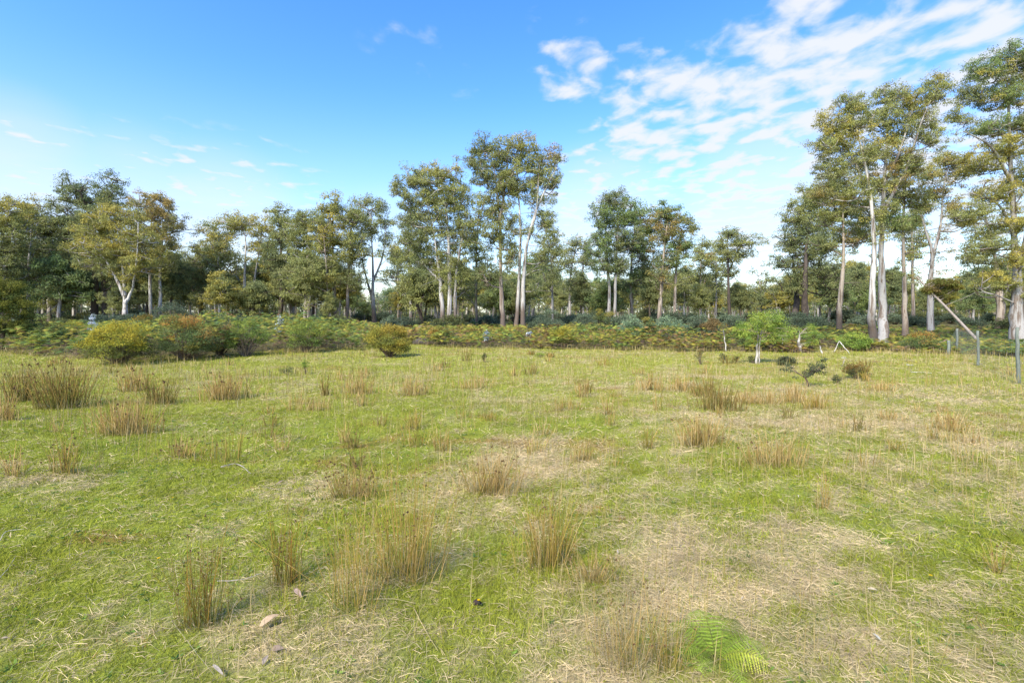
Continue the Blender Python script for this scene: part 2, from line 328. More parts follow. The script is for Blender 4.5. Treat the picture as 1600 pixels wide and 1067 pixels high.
def build_tree(Y, stems, crowns, bark='pale', seed=0, dens=1.0, foot=None, leafk=105, lpx=2.5, base=None, scale=1.0, tint=1.0, nstock=.16, infill=1.0):
    """returns (trunk MB, crown MB, base point). stems/crowns in photo pixels at distance Y."""
    r = np.random.default_rng(seed+100); s = Y/F*scale
    gpy = HY+F*H/Y
    bx = stems[0][0][0]; b0 = wp(bx, gpy, Y); b0[2] = float(gh(b0[0], b0[1]))
    def W(px, py, dy=0): v = wp(px, py, Y); v = v.copy(); v[1] += dy; return v
    tm, cm = MB(), MB(); nodes = []; nrad = []
    bc = {'pale': PALE, 'grey': GREY, 'tan': TAN, 'dark': DARKB}[bark]
    span = max(rx for _, _, rx, ry, *_ in crowns)*s
    for si, st in enumerate(stems):
        top0 = st[0][1] is None; pts = []; dy = r.normal()*.3*s*6 if top0 else 0
        for i, p in enumerate(st):
            dd = dy + (r.normal()*span*.22 if i > 0 else 0)
            py = HY+F*H/(Y+dd) if p[1] is None else p[1]
            q = wp(p[0], py, Y+dd)
            if p[1] is None: q[2] = float(gh(q[0], q[1]))-.1
            dy = dd*.8; pts.append(q)
        wd = [p[2]*s*.5*(.95 if k_ == 0 else .78 if k_ == 1 else .6) for k_, p in enumerate(st)]
        P = spline(pts, 5); u = np.linspace(0, 1, len(wd)); Rr = np.interp(np.linspace(0, 1, len(P)), u, wd)
        jit = r.normal(size=P.shape)*Rr[:, None]*.13; jit[0] = 0; P = P+jit
        Rr = Rr*r.uniform(.9, 1.1, len(P))
        if top0:
            P = np.concatenate([P[:1], P[:1]*.88+P[1:2]*.12, P[1:]]); Rr = np.concatenate([[Rr[0]*1.3], [Rr[0]*1.04], Rr[1:]])
        hfrac = (P[:, 2]-b0[2])/((HY-min(c[1] for c in crowns))*s+1e-6)
        dk = sstep(nstock+.06, nstock-.06, hfrac+r.normal(size=len(P))*.03)[:, None] if bark in ('pale', 'tan') else np.zeros((len(P), 1))
        C = np.array(bc)*(1-dk)+np.array([.13, .10, .08])*dk
        tube(tm, P, Rr, 9 if Rr[0] > .06 else 6, C)
        nodes.append(P[1:]); nrad.append(Rr[1:])
    nodes = np.concatenate(nodes); nrad = np.concatenate(nrad)
    cen, rad, col = [], [], []
    for c in crowns:
        cx, cy, rx, ry, pal = c[:5]; dn = c[5] if len(c) > 5 else 1.0
        ry = ry*1.62+4; rx = rx*1.12; n = max(5, int(rx*ry/25*dn*dens*(1.3 if Y < 31 else 1.08))); dz = max(rx, ry)*.85
        d = unit(r.normal(size=(n, 3)))*(r.random((n, 1))**.5); d[:, 2] = np.where(d[:, 2] < -.3, d[:, 2]*.7, d[:, 2])
        ctr = W(cx, cy)
        pts = ctr+d*np.array([rx, dz, ry])*s*.92
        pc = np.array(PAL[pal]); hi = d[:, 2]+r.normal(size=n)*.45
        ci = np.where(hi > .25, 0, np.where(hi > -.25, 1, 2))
        rr = r.uniform(4.5, 10, n)*s
        # limb to the middle of this part of the crown
        cand = nodes[:, 2] < ctr[2]-ry*s*.2
        dist = np.linalg.norm(nodes-ctr, axis=1)+np.where(cand, 0, 1e3)
        k = int(np.argmin(dist)); a = nodes[k]; ra = nrad[k]
        hub = ctr+np.array([0, r.normal()*dz*s*.25, -ry*s*.45]); ln = np.linalg.norm(hub-a)
        mid = a*.5+hub*.5+np.array([(hub[0]-a[0])*.15, 0, -ln*.08])+r.normal(size=3)*ln*.06
        LP = spline([a, mid, hub], 4); r0 = min(ra*.5, max(.8, (rx+ry)*.024)*s)
        lc = np.array(bc if bark != 'dark' else (.14, .115, .095))*.9
        tube(tm, LP, np.linspace(r0, r0*.5, len(LP)), 5, lc)
        allp = np.concatenate([nodes, LP[3:]]); 
        nodes2 = allp
        for p in pts[:: 1]:
            below = nodes2[:, 2] < p[2]-1.5*s
            dist = np.linalg.norm(nodes2-p, axis=1)+np.where(below, 0, 50*s)
            kk = int(np.argmin(dist)); q = nodes2[kk]; ln = np.linalg.norm(p-q)
            if ln < 2*s: continue
            mid = q*.45+p*.55+r.normal(size=3)*ln*.10+np.array([0, 0, -ln*.07])
            B = spline([q, mid, p], 3); tube(tm, B, np.linspace(.55, .22, len(B))*s*(1+min(1.6, ln/(25*s))), 4, lc*.85)
            nodes2 = np.concatenate([nodes2, B[2:5]])
        nodes = np.concatenate([nodes, LP[4:]]); nrad = np.concatenate([nrad, np.full(len(LP)-4, r0*.5)])
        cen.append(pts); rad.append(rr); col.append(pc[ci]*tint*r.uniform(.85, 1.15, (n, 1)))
    ztop = max(c[1] for c in [(0, P_[:, 2].max()) for P_ in [nodes]]); k = int(infill*len(crowns)*8)
    sel = np.where(nodes[:, 2] > b0[2]+(ztop-b0[2])*.33)[0]; q = nodes[r.choice(sel, k)]; p = q+r.normal(size=(k, 3))*np.array([15, 15, 8])*s
    for a_, b_ in zip(q, p): tube(tm, spline([a_, (a_+b_)/2+[0, 0, s], b_], 3), np.linspace(.6, .25, 7)*s, 4, np.array(bc)*.6)
    pc = np.array(PAL[crowns[len(crowns)//2][4]]); cen.append(p); rad.append(r.uniform(5, 9, k)*s); col.append(pc[r.integers(0, 3, k)]*tint)
    cen = np.concatenate(cen); rad = np.concatenate(rad); col = np.concatenate(col)
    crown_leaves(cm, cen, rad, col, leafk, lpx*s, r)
    return tm, cm, b0
def tree(label, Y, stems, crowns, bark='pale', seed=0, group=None, cat='tree', name='gum_tree', **k):
    tm, cm, b0 = build_tree(Y, stems, crowns, bark, seed, **k)
    e = empty(name, b0, label, cat, group)
    tm.build('trunk', M_BARKD if bark == 'dark' else M_BARK, e, b0, True); cm.build('crown', M_LEAF, e, b0)
    return e

GRP = 'gum trees round the paddock'
TREES = [
 ('gum tree with golden crown cut off by the left edge of the view', 62, [[(3,None,9),(8,430,6),(4,345,3)]], [(0,335,34,22,'gold'),(12,372,34,26,'olive'),(5,415,34,24,'olive')], 'grey'),
 ('flat-topped golden gum tree, second from the left edge', 68, [[(46,None,7),(45,420,5),(50,350,3)]], [(45,328,34,15,'gold'),(62,352,34,18,'olive'),(40,378,36,24,'olive'),(55,420,38,22,'dark')], 'pale'),
 ('grey-green gum tree between the flat-topped golden tree and the tall dark tree', 74, [[(77,None,7),(74,430,5),(80,380,3)]], [(88,372,30,22,'blue'),(84,405,36,26,'dark'),(100,440,34,22,'dark')], 'pale'),
 ('tall dark green gum tree with two brown trunks, highest of the left-hand woods', 70, [[(149,None,11),(148,410,8),(140,345,5),(126,300,2)],[(164,None,9),(161,420,7),(165,345,4),(175,305,2)]], [(124,303,32,20,'dark'),(172,305,24,22,'dark'),(146,335,55,22,'dark'),(108,345,24,22,'blue'),(128,375,46,26,'dark'),(180,420,34,26,'dark')], 'dark'),
 ('pale-trunked spreading gum tree with drooping golden foliage in front of the tall dark tree', 58, [[(195,None,10),(195,470,8),(192,425,5),(187,365,3),(184,338,2)],[(194,462,6),(176,425,4),(152,390,3),(124,378,2)],[(195,475,6),(207,450,4),(214,400,3),(216,350,2)]], [(188,340,40,15,'gold'),(152,358,38,14,'gold'),(214,372,38,18,'gold'),(140,385,34,13,'gold'),(190,388,42,18,'gold'),(160,410,36,14,'olive'),(225,410,28,18,'gold')], 'pale'),
 ('rusty-topped gum tree with two pale trunks at the right end of the left-hand woods', 65, [[(236,None,6),(235,430,5),(237,350,3),(230,320,2)],[(251,None,6),(250,430,5),(254,375,3),(270,348,2)]], [(232,315,30,11,'rust'),(252,330,28,14,'rust'),(270,352,15,12,'rust'),(232,352,24,14,'rust'),(258,378,22,12,'rust'),(240,405,28,18,'gold'),(262,405,16,12,'olive')], 'pale'),
 ('low brown-trunked gum tree with olive crown left of the pale golden-topped tree', 74, [[(337,None,9),(336,440,7),(335,400,4)]], [(334,388,32,14,'gold'),(312,405,26,16,'olive'),(345,415,32,22,'dark'),(315,440,32,20,'dark'),(290,430,28,20,'dark')], 'tan'),
 ('golden umbrella-topped gum tree on two slim white trunks', 77, [[(386,None,6.5),(382,450,5),(384,380,3.4),(378,352,2)],[(397,None,5),(398,440,4),(406,385,2.5)],[(384,455,3.5),(366,428,2.5),(345,415,1.5)]], [(374,347,38,9,'gold'),(340,360,28,12,'olive'),(410,358,20,13,'gold'),(408,386,20,9,'gold'),(350,380,20,8,'olive'),(430,380,14,10,'gold')], 'pale'),
 ('narrow olive gum tree standing just right of the golden umbrella-topped tree', 74, [[(438,None,8),(440,430,6),(437,345,3)]], [(437,338,20,14,'olive'),(446,362,20,14,'olive'),(434,400,24,20,'dark'),(446,435,24,22,'dark')], 'dark'),
 ('round olive gum tree in the left-centre clump with a leaning pale trunk', 71, [[(485,None,7),(479,460,6),(474,390,4),(478,350,2)]], [(482,340,26,11,'olive'),(468,365,28,18,'olive'),(486,395,32,22,'olive'),(462,420,28,22,'olive'),(490,445,26,18,'dark')], 'pale'),
 ('bushy golden-olive gum tree with rust-brown trunks in the left-centre clump', 66, [[(527,None,10),(522,460,8),(520,395,5),(520,335,2)],[(541,None,6),(545,430,5),(548,350,2)],[(515,None,5),(510,420,3),(505,360,2)]], [(522,322,24,12,'gold'),(546,337,28,16,'olive'),(504,348,20,14,'olive'),(520,370,38,24,'gold'),(552,385,26,24,'olive'),(512,415,32,22,'olive'),(545,430,28,22,'dark')], 'tan'),
 ('open grey gum tree with bare forking limbs beside the gap of sky', 70, [[(585,None,9),(583,465,7),(582,400,4),(578,335,2)],[(583,470,5),(570,425,3),(560,370,1.6)],[(583,440,4),(598,400,3),(604,350,1.6)]], [(578,322,26,8,'olive',.8),(601,338,13,16,'blue',.9),(562,345,18,14,'olive',.8),(585,355,20,12,'olive',.6),(602,375,10,8,'blue',.7),(563,378,14,8,'olive',.6)], 'pale'),
 ('small thin gum tree with tiny golden top standing in the gap of sky', 84, [[(622,None,3.5),(622,400,2)]], [(616,388,12,4.5,'gold',1.4),(624,402,13,7,'olive',1.2),(616,425,16,11,'olive'),(632,448,15,14,'olive')], 'pale'),
 ('slim white gum trunk carrying olive foliage left of the three-trunked gum', 62, [[(641,None,7),(642,430,5),(637,350,3)]], [(636,390,24,18,'olive'),(646,350,18,20,'olive'),(655,430,22,22,'dark')], 'pale'),
 ('big olive gum tree with three white trunks rising side by side', 46, [[(693,None,9),(689,450,7.5),(680,380,4),(668,320,2)],[(703,None,9),(702,430,7.5),(699,350,5),(690,285,2)],[(711,None,7),(713,430,5),(728,340,3)],[(690,440,4),(668,420,3),(655,400,1.5)]], [(690,272,34,13,'gold'),(650,277,28,12,'olive'),(624,292,16,12,'olive'),(672,302,42,20,'olive'),(716,308,26,24,'olive'),(640,330,24,18,'dark'),(690,340,42,26,'olive'),(650,368,28,18,'dark'),(725,355,22,24,'olive'),(700,400,40,22,'olive'),(668,400,24,16,'dark'),(712,440,32,18,'olive')], 'pale'),
 ('wispy narrow gum tree squeezed between the three-trunked gum and tallest centre gums', 52, [[(745,None,5),(744,420,4),(748,330,2)]], [(748,325,12,18,'olive',.6),(744,365,16,18,'olive',.7),(750,410,14,20,'olive',.7),(736,455,16,16,'dark',.7)], 'tan'),
 ('tall dark-leaved gum tree with rusty straight trunk, left of the tallest centre trunks', 46, [[(787,None,10),(783,450,8),(781,350,6),(772,260,2)],[(781,345,5),(790,285,3),(794,240,1.5)]], [(757,228,26,12,'dark'),(744,250,18,14,'dark'),(784,240,20,18,'olive'),(760,272,28,16,'dark'),(790,285,22,20,'olive'),(772,318,26,18,'olive'),(770,360,22,20,'olive'),(795,395,20,20,'olive'),(762,425,22,20,'dark')], 'tan'),
 ('tallest centre gum tree, grey-white twin trunks with limbs sweeping right', 46, [[(806,None,8),(811,440,6.5),(813,350,5),(808,285,3),(808,232,1.5)],[(817,None,9.5),(818,440,8),(826,370,6),(846,310,4),(870,262,2)],[(826,375,4),(838,330,3),(842,270,2)]], [(812,228,26,13,'gold'),(826,252,24,18,'olive'),(862,250,20,13,'rust'),(845,275,22,16,'olive'),(864,288,14,12,'olive'),(806,285,20,20,'olive'),(832,305,16,16,'olive',.8),(852,345,20,10,'olive'),(866,372,9,9,'olive'),(850,395,18,14,'olive'),(800,345,16,20,'olive',.7),(838,440,16,16,'dark',.7)], 'pale'),
 ('slender olive sapling gum just right of the tallest centre gum', 60, [[(864,None,4),(862,420,3),(858,350,1.5)]], [(858,360,10,12,'olive',.8),(864,395,12,14,'olive',.8),(856,430,15,18,'dark',.8)], 'grey'),
 ('small olive gum tree with two stems left of the dark green centre-right tree', 72, [[(890,None,5),(892,430,3.5),(900,385,2)],[(912,None,4),(910,430,3),(915,390,1.5)]], [(902,382,20,9,'olive'),(886,402,14,13,'olive'),(918,402,16,14,'dark'),(900,440,22,18,'dark')], 'grey'),
 ('leafy dark green gum tree with two brown trunks, highest of the centre-right clump', 54, [[(951,None,7),(952,450,6),(946,380,4),(950,325,2)],[(961,None,6),(962,430,5),(966,345,2)]], [(960,314,27,13,'dark'),(944,338,20,16,'green'),(976,334,26,18,'green'),(945,370,24,18,'green'),(975,372,28,20,'dark'),(935,395,18,12,'green'),(960,410,28,18,'dark')], 'grey'),
 ('rusty-tinged green gum tree in the middle of the centre-right clump', 58, [[(988,None,6),(986,430,5),(992,350,2)]], [(996,335,22,14,'green'),(1016,350,20,14,'rust'),(1000,378,28,18,'green'),(1012,412,26,18,'dark'),(988,445,22,18,'dark')], 'tan'),
 ('green gum tree with leaning trunks, right end of the centre-right clump', 55, [[(1029,None,8),(1034,440,6),(1040,370,4),(1046,332,2)],[(1053,None,6),(1056,430,5),(1063,375,3),(1082,348,1.5)]], [(1034,332,20,11,'green'),(1056,340,22,12,'green'),(1081,352,11,12,'dark'),(1042,365,24,16,'rust'),(1068,378,18,14,'green'),(1050,405,24,16,'green'),(1030,430,20,16,'dark')], 'tan'),
 ('thin half-bare gum tree just right of the centre-right clump', 74, [[(1095,None,4.5),(1095,420,3),(1098,380,1.4)]], [(1098,378,10,5,'olive',1.2),(1090,398,10,9,'olive'),(1103,405,8,9,'olive'),(1096,432,14,14,'dark')], 'tan'),
 ('wispy grey gum sapling between the two thin gum trees', 78, [[(1119,None,3.5),(1119,420,2.5),(1118,395,1.2)]], [(1120,398,10,9,'olive',.7),(1116,425,13,13,'olive',.8),(1122,455,14,13,'dark',.8)], 'grey'),
 ('lone slim dark gum tree standing above the low woods right of centre', 68, [[(1141,None,5.5),(1138,440,4.5),(1137,370,2)],[(1138,425,2.5),(1150,400,1.8),(1160,378,1.2)]], [(1138,362,11,6,'dark',1.5),(1127,378,9,7,'olive',1.3),(1152,378,12,8,'dark',1.2),(1136,396,14,7,'olive',1),(1156,395,9,6,'olive',1),(1140,425,14,8,'olive')], 'dark'),
 ('short gum tree with a bare dead spike poking out of its top', 82, [[(1190,None,4),(1190,460,3),(1183,425,.8)]], [(1194,446,12,8,'olive'),(1186,465,16,11,'dark')], 'grey'),
 ('broad dark gum tree with dark rough trunk at the left of the right-hand woods', 60, [[(1258,None,11),(1258,430,8),(1262,350,4)],[(1243,None,11),(1244,450,8),(1238,400,4)]], [(1268,308,27,13,'olive'),(1240,335,24,14,'olive'),(1272,340,34,18,'olive'),(1236,368,24,14,'dark'),(1270,378,38,20,'dark'),(1233,405,24,15,'dark'),(1275,418,36,20,'dark'),(1240,442,30,16,'dark'),(1300,440,26,20,'dark')], 'dark'),
 ('gum tree with reddish-grey trunk kinked at its foot, left of the great white trunks', 38, [[(1310,None,9),(1313,470,9),(1318,400,7),(1316,310,4)]], [(1308,282,32,15,'olive'),(1283,308,26,14,'olive'),(1322,322,32,18,'olive'),(1296,345,28,15,'olive'),(1330,368,30,15,'rust'),(1285,378,24,12,'dark')], 'tan'),
 ('tall pale gum tree with golden left-leaning crown, left of the two great trunks', 25.2, [[(1364,None,14),(1362,480,12),(1365,380,10),(1358,290,7),(1338,200,3)],[(1360,310,6),(1336,255,4),(1308,205,2)]], [(1332,160,26,12,'olive'),(1303,190,24,14,'gold'),(1342,190,30,14,'olive'),(1288,225,18,12,'olive'),(1318,222,30,14,'gold'),(1345,250,34,14,'olive'),(1300,265,28,12,'olive'),(1330,298,40,13,'olive'),(1290,300,20,10,'rust')], 'pale'),
 ('thick smooth grey gum tree with limbs swept right, right of the two great trunks', 26.6, [[(1380,None,17),(1379,480,15),(1377,400,13),(1381,300,9),(1388,190,3)],[(1380,330,7),(1415,265,5),(1440,190,3),(1466,132,1.6)],[(1381,290,5),(1408,230,3.5),(1425,170,2)]], [(1392,150,26,11,'olive'),(1424,158,26,12,'gold'),(1380,185,28,14,'olive'),(1458,148,20,14,'olive'),(1468,125,14,7,'gold'),(1438,185,24,12,'gold'),(1405,205,30,14,'olive'),(1452,215,18,12,'olive'),(1370,232,32,12,'gold'),(1412,248,30,12,'rust'),(1382,282,34,14,'rust'),(1365,330,36,12,'olive'),(1400,345,28,12,'green'),(1350,355,30,12,'olive')], 'grey'),
 ('slim gum tree with an orange-streaked trunk right of the two great trunks', 29, [[(1414,None,10),(1413,450,8),(1411,360,6),(1416,270,3)]], [(1416,262,24,12,'rust'),(1405,300,24,14,'rust'),(1432,315,20,12,'olive'),(1418,350,22,10,'olive')], 'tan'),
 ('gold-crowned gum tree with forked grey trunk between the orange-streaked gum and the fence', 40, [[(1455,None,11),(1454,440,9),(1456,395,7),(1440,340,4),(1430,300,2)],[(1455,410,6),(1470,350,4),(1474,300,3),(1482,255,1.5)]], [(1478,248,24,10,'gold'),(1450,270,22,12,'gold'),(1498,270,24,10,'gold'),(1462,300,24,11,'rust'),(1490,325,20,9,'gold'),(1440,325,18,10,'olive'),(1508,345,20,9,'olive')], 'grey'),
 ('thin bare-stemmed gum tree behind the orange-streaked gum', 52, [[(1427,None,5.5),(1426,420,5),(1424,350,3)]], [(1424,345,20,12,'olive'),(1430,378,18,9,'olive'),(1420,400,12,7,'dark')], 'tan'),
 ('enormous dark-barked gum tree at the right edge beside the wire fence', 26.4, [[(1592,None,26),(1590,480,20),(1586,390,15),(1580,270,9),(1574,130,3)],[(1583,290,6),(1548,230,4),(1505,205,1.8)],[(1586,370,6),(1560,320,4),(1512,300,2)],[(1588,430,6),(1610,330,5),(1625,200,3)],[(1588,475,2.2),(1558,462,1.8),(1528,456,1)]], [(1575,86,34,11,'green'),(1538,112,30,13,'green'),(1606,108,36,16,'dark'),(1515,148,22,13,'dark'),(1565,150,38,16,'green'),(1500,182,18,9,'olive'),(1545,198,34,12,'green'),(1600,190,36,16,'dark'),(1580,235,34,13,'gold'),(1530,255,34,11,'gold'),(1610,275,34,16,'olive'),(1560,300,38,12,'gold'),(1520,335,32,10,'olive'),(1590,345,34,12,'gold'),(1545,385,34,10,'olive'),(1600,405,34,14,'gold'),(1565,440,36,11,'gold'),(1610,460,26,12,'gold')], 'grey'),
 ('gum tree with shaggy brown bark hanging round its trunk, left of the enormous edge tree', 44, [[(1563,None,13),(1562,450,11),(1552,390,6),(1540,340,3)]], [(1548,360,26,13,'olive'),(1524,400,24,10,'olive'),(1560,425,28,16,'dark'),(1535,440,24,13,'dark')], 'tan'),
]
for i, (lab, Y, st, cr, bk) in enumerate(TREES):
    tree(lab, Y, st, cr, bk, i, GRP)
# neighbours just outside the frame
tree('gum tree of the left-hand woods just past the left edge', 60, [[(-70,None,9),(-66,420,6),(-70,350,3)]], [(-70,335,42,20,'gold'),(-55,375,45,28,'olive')], 'pale', 61, GRP)
tree('gum tree of the right-hand woods just past the right edge', 28, [[(1700,None,16),(1698,400,12),(1690,200,5)]], [(1690,140,60,25,'green'),(1680,210,60,25,'olive'),(1700,300,60,25,'gold')], 'grey', 62, GRP)

# background gum trees: six kinds, copied through the woods
protos = []
def proto(i, bark, cols, hh, w):
    # built at distance 70 m round pixel 800, then moved
    r = np.random.default_rng(900+i); Yp = 70.0; top = HY-hh
    lean = r.normal()*5
    st = [[(800,None,6),(800+lean,HY-hh*.45,4.4),(800+lean*1.5,top+8,1.6)]]
    if i % 2: st.append([(804,None,4),(809,HY-hh*.4,3),(800+w*.5,top+20,1.2)])
    cr = []
    for k in range(7):
        t = k/6; cr.append((800+lean+r.uniform(-.45, .45)*w, top+7+t*hh*.46, w*r.uniform(.45, .7), w*.34, cols[k % len(cols)], .85))
    tm, cm, b0 = build_tree(Yp, st, cr, bark, 300+i, leafk=95, lpx=3.2, nstock=.02, infill=1.5)
    e = empty('gum_tree', b0, 'x', 'tree')
    tm.build('trunk', M_BARKD if bark == 'dark' else M_BARK, e, b0, True); cm.build('crown', M_LEAF, e, b0)
    return e, hh*Yp/F+H
PR = [proto(0,'pale',['olive','dark','dark'],95,26), proto(1,'pale',['gold','olive','dark'],85,28), proto(2,'dark',['dark','dark','olive'],100,30),
      proto(3,'tan',['olive','dark','dark'],90,24), proto(4,'grey',['green','dark','dark'],75,30), proto(5,'dark',['olive','dark','dark'],65,34), proto(6,'pale',['olive','dark','dark'],110,13), proto(8,'pale',['gold','olive','dark'],105,15)]
def copy_tree(root):
    c = root.copy(); COL.objects.link(c)
    for ch in root.children:
        d = ch.copy(); COL.objects.link(d); d.parent = c
    return c
BGPX = [0,60,110,200,270,300,330,420,470,540,558,580,600,640,700,760,830,880,930,1000,1090,1110,1160,1200,1215,1260,1340,1400,1440,1500,1600,1700]
BGPY = [385,385,385,395,392,415,420,400,395,415,455,462,440,425,405,420,405,425,435,425,420,425,445,447,440,415,410,420,455,425,400,400]
BGLAB = ['slender pale-trunked gum tree in the crowded far woodland', 'gold-tinged gum tree in the crowded far woodland', 'dark-trunked gum tree in the crowded far woodland',
         'brown-stemmed gum tree in the crowded far woodland', 'bright green bushy gum tree in the crowded far woodland', 'low dark gum tree in the crowded far woodland', 'thin white-stemmed pole gum tree in the woodland', 'thin gold-topped pole gum tree in the woodland']
SHORT = ['the leftmost golden gum', 'the flat-topped golden gum', 'the left blue-green gum', 'the tall dark twin-trunk gum', 'the spreading golden gum', 'the rusty-topped gum', 'the low brown-trunked gum',
 'the golden umbrella gum', 'the narrow olive gum', 'the round olive gum', 'the bushy golden-olive gum', 'the open forked gum', 'the tiny-topped thin gum', 'the slim white gum', 'the three-trunked gum', 'the wispy narrow gum',
 'the rusty straight-trunked gum', 'the tallest centre gum', 'the slender olive sapling gum', 'the small two-stemmed gum', 'the dark green double gum', 'the rusty-tinged green gum', 'the leaning green gum', 'the half-bare thin gum',
 'the wispy grey gum', 'the lone slim dark gum', 'the dead-spiked short gum', 'the broad dark gum', 'the kinked reddish gum', 'the great pale gum', 'the great grey gum', 'the orange-streaked gum', 'the forked gold-crowned gum',
 'the bare-stemmed thin gum', 'the enormous edge gum', 'the shaggy-barked gum']
LAND_T = [(st[0][0][0], SHORT[i]) for i, (_, Y_, st, _, _) in enumerate(TREES)]
def place_labels(items, land, rows, rowname):
    """items: (object, px, distance, kind words) -> a label naming the landmark it stands beside"""
    seen = {}
    for o, px, Y, kd in items:
        k = min(range(len(land)), key=lambda i: abs(land[i][0]-px)+(0 if len(land[i]) < 3 else 1.5*abs(land[i][2]-Y)))
        d = px-land[k][0]; rel = 'right behind' if abs(d) < 5 else ('left of' if d < 0 else 'right of')
        row = rowname[sum(Y > v for v in rows)]
        seen.setdefault((kd, rel, land[k][1], row), []).append((abs(d), o))
    for (kd, rel, ln, row), L_ in seen.items():
        L_.sort(key=lambda t: t[0])
        for n_, (_, o) in enumerate(L_):
            extra = '' if len(L_) == 1 else (', closest' if n_ == 0 else (', farthest' if n_ == len(L_)-1 else ', '+['second', 'third', 'fourth', 'fifth', 'sixth', 'seventh', 'eighth'][min(n_-1, 6)]))
            o['label'] = '%s %s %s%s%s' % (kd, rel, ln, row, extra)
used = [False]*8; r5 = np.random.default_rng(5); slots = []; items = []
for row, (Ymin, Ymax, n) in enumerate([(62, 76, 34), (78, 96, 44), (98, 125, 54)]):
    for k in range(n):
        px = -260+(2120)*(k+r5.uniform(.1, .9))/n; slots.append((px, r5.uniform(Ymin, Ymax), row))
for k in range(90): slots.append((-250+2100*(k+r5.uniform(0, 1))/90, r5.uniform(80, 104), 4))
for k in range(22): slots.append((-250+2100*(k+r5.uniform(0, 1))/22, r5.uniform(57, 84), 3))
for px, Y, row in slots:
    if row in (0, 3, 4) and (545 < px < 612 or 1165 < px < 1215): continue
    if row != 2 and 1432 < px < 1450: continue
    i = int(r5.integers(6)) if row < 4 else 6+int(r5.integers(2)); e, hh = PR[i]
    lim = np.interp(px, BGPX, BGPY)+abs(r5.normal())*13
    if row == 3: lim = 446+r5.normal()*8+(14 if 1165 < px < 1215 else 0)
    if row == 4: lim += abs(r5.normal())*16
    hz = (HY-lim)/F*Y+H; sc = float(np.clip(hz/hh, .35, 1.9))
    if used[i]: e = copy_tree(e)
    used[i] = True
    x = (px-800)/F*Y; e.location = (x, Y, float(gh(x, Y))); e.scale = (sc, sc, sc)
    e.rotation_euler = (0, 0, float(r5.uniform(0, 6.28)))
    items.append((e, px, Y, ['pale slender gum', 'gold-tinged gum', 'dark-trunked gum', 'brown-stemmed gum', 'bushy green gum', 'low dark gum', 'thin white pole gum', 'thin gold-topped pole gum'][i])); e['group'] = BGLAB[i].replace('tree in', 'trees in')
place_labels(items, LAND_T, (77, 97), (', woodland front row', ', woodland middle row', ', woodland back row'))
# the farthest wood: one uncountable mass of low crowns and stems
def far_wood():
    tm = MB(); cm = MB(); r = np.random.default_rng(44); n = 1800
    px = r.uniform(-900, 2500, n); Y = r.uniform(118, 190, n); x = (px-800)/F*Y
    top = (HY-np.interp(px, BGPX, np.array(BGPY)*.45+472*.55)-r.normal(size=n)*3)/F*Y+H
    top = np.maximum(top, 2.5)
    for k in range(n):
        P = spline([(x[k], Y[k], 0), (x[k]+r.normal()*.4, Y[k], top[k]*.5), (x[k]+r.normal()*.8, Y[k], top[k]*.9)], 2)
        tube(tm, P, np.linspace(.17, .06, len(P))*r.uniform(.6, 1.4), 4, [(.42, .38, .33), (.12, .10, .08), (.22, .18, .15)][k % 3])
    m = 12; C = np.repeat(np.stack([x, Y, top], 1), m, 0); C[:, 2] *= np.tile(np.concatenate([[.03, .08, .14, .2], np.linspace(.28, .98, m-4)]), n)
    C[:, :2] += r.normal(size=(n*m, 2))*1.3
    pal = np.array([(.085, .105, .05), (.11, .125, .05), (.15, .14, .045), (.07, .10, .06)])[r.integers(0, 4, n*m)]
    crown_leaves(cm, C, r.uniform(.9, 2.1, n*m), pal*1.9, 30, .5, r)
    o = cm.build('far_woodland', M_LEAF); tag(o, 'far-off low gum woodland reading as one dark mass behind the trees', 'woodland', kind='stuff')
    tm2 = tm.build('far_trunks', M_BARK, o)
far_wood()

# ------------------------------------------------------------------ shrubs
def shrub_mesh(x, y, w, h, pal, seed, n=40, leafk=120, ll=.055, stems=7, base=.06, bark=(.16, .12, .09), flat=1.0, cr=.17, aspect=.38, narrow=.55, droop=-.1):
    """bush of width w and height h metres at (x, y)"""
    r = np.random.default_rng(seed+2000); z0 = float(gh(x, y)); o = np.array([x, y, z0]); tm, cm = MB(), MB()
    d = unit(r.normal(size=(n, 3))); d[:, 2] = np.abs(d[:, 2])*1.0-.22; q = r.random((n, 1))**.28
    prof = narrow+(1-narrow)*np.clip(d[:, 2:3]+.3, 0, 1)
    pts = np.concatenate([d[:, :2]*q*w*.42*np.where(d[:, 2:3] < .1, prof+.2, 1), base*h+.12*h+(d[:, 2:3]*q+.22)/1.22*h*.92], 1)
    rad = r.uniform(.6, 1.3, n)*w*cr*.8
    for k in range(n):
        a = np.array([pts[k, 0]*.08, pts[k, 1]*.08, 0]); mid = pts[k]*np.array([.45, .45, .5])+r.normal(size=3)*h*.04
        B = spline([a, mid, pts[k]], 3); tube(tm, B+o, np.linspace(.012, .004, len(B))*max(.4, h), 4, bark)
    m = n*leafk; P = np.repeat(pts, leafk, 0); R = np.repeat(rad, leafk)[:, None]
    dd = unit(r.normal(size=(m, 3))); dd[:, 2] = np.where(dd[:, 2] < 0, dd[:, 2]*.5, dd[:, 2]); q = r.random((m, 1))**.5
    P = P+dd*q*R*np.array([1, 1, .72*flat]); P[:, 2] = np.maximum(P[:, 2], .02)
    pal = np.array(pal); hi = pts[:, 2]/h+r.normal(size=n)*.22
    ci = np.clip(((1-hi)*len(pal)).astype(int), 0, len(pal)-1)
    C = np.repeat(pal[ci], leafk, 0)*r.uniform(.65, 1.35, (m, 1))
    D = dd*1.0+r.normal(size=(m, 3))*.6+np.array([0, 0, droop])
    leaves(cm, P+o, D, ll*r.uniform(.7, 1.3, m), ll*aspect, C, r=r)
    return tm, cm, o
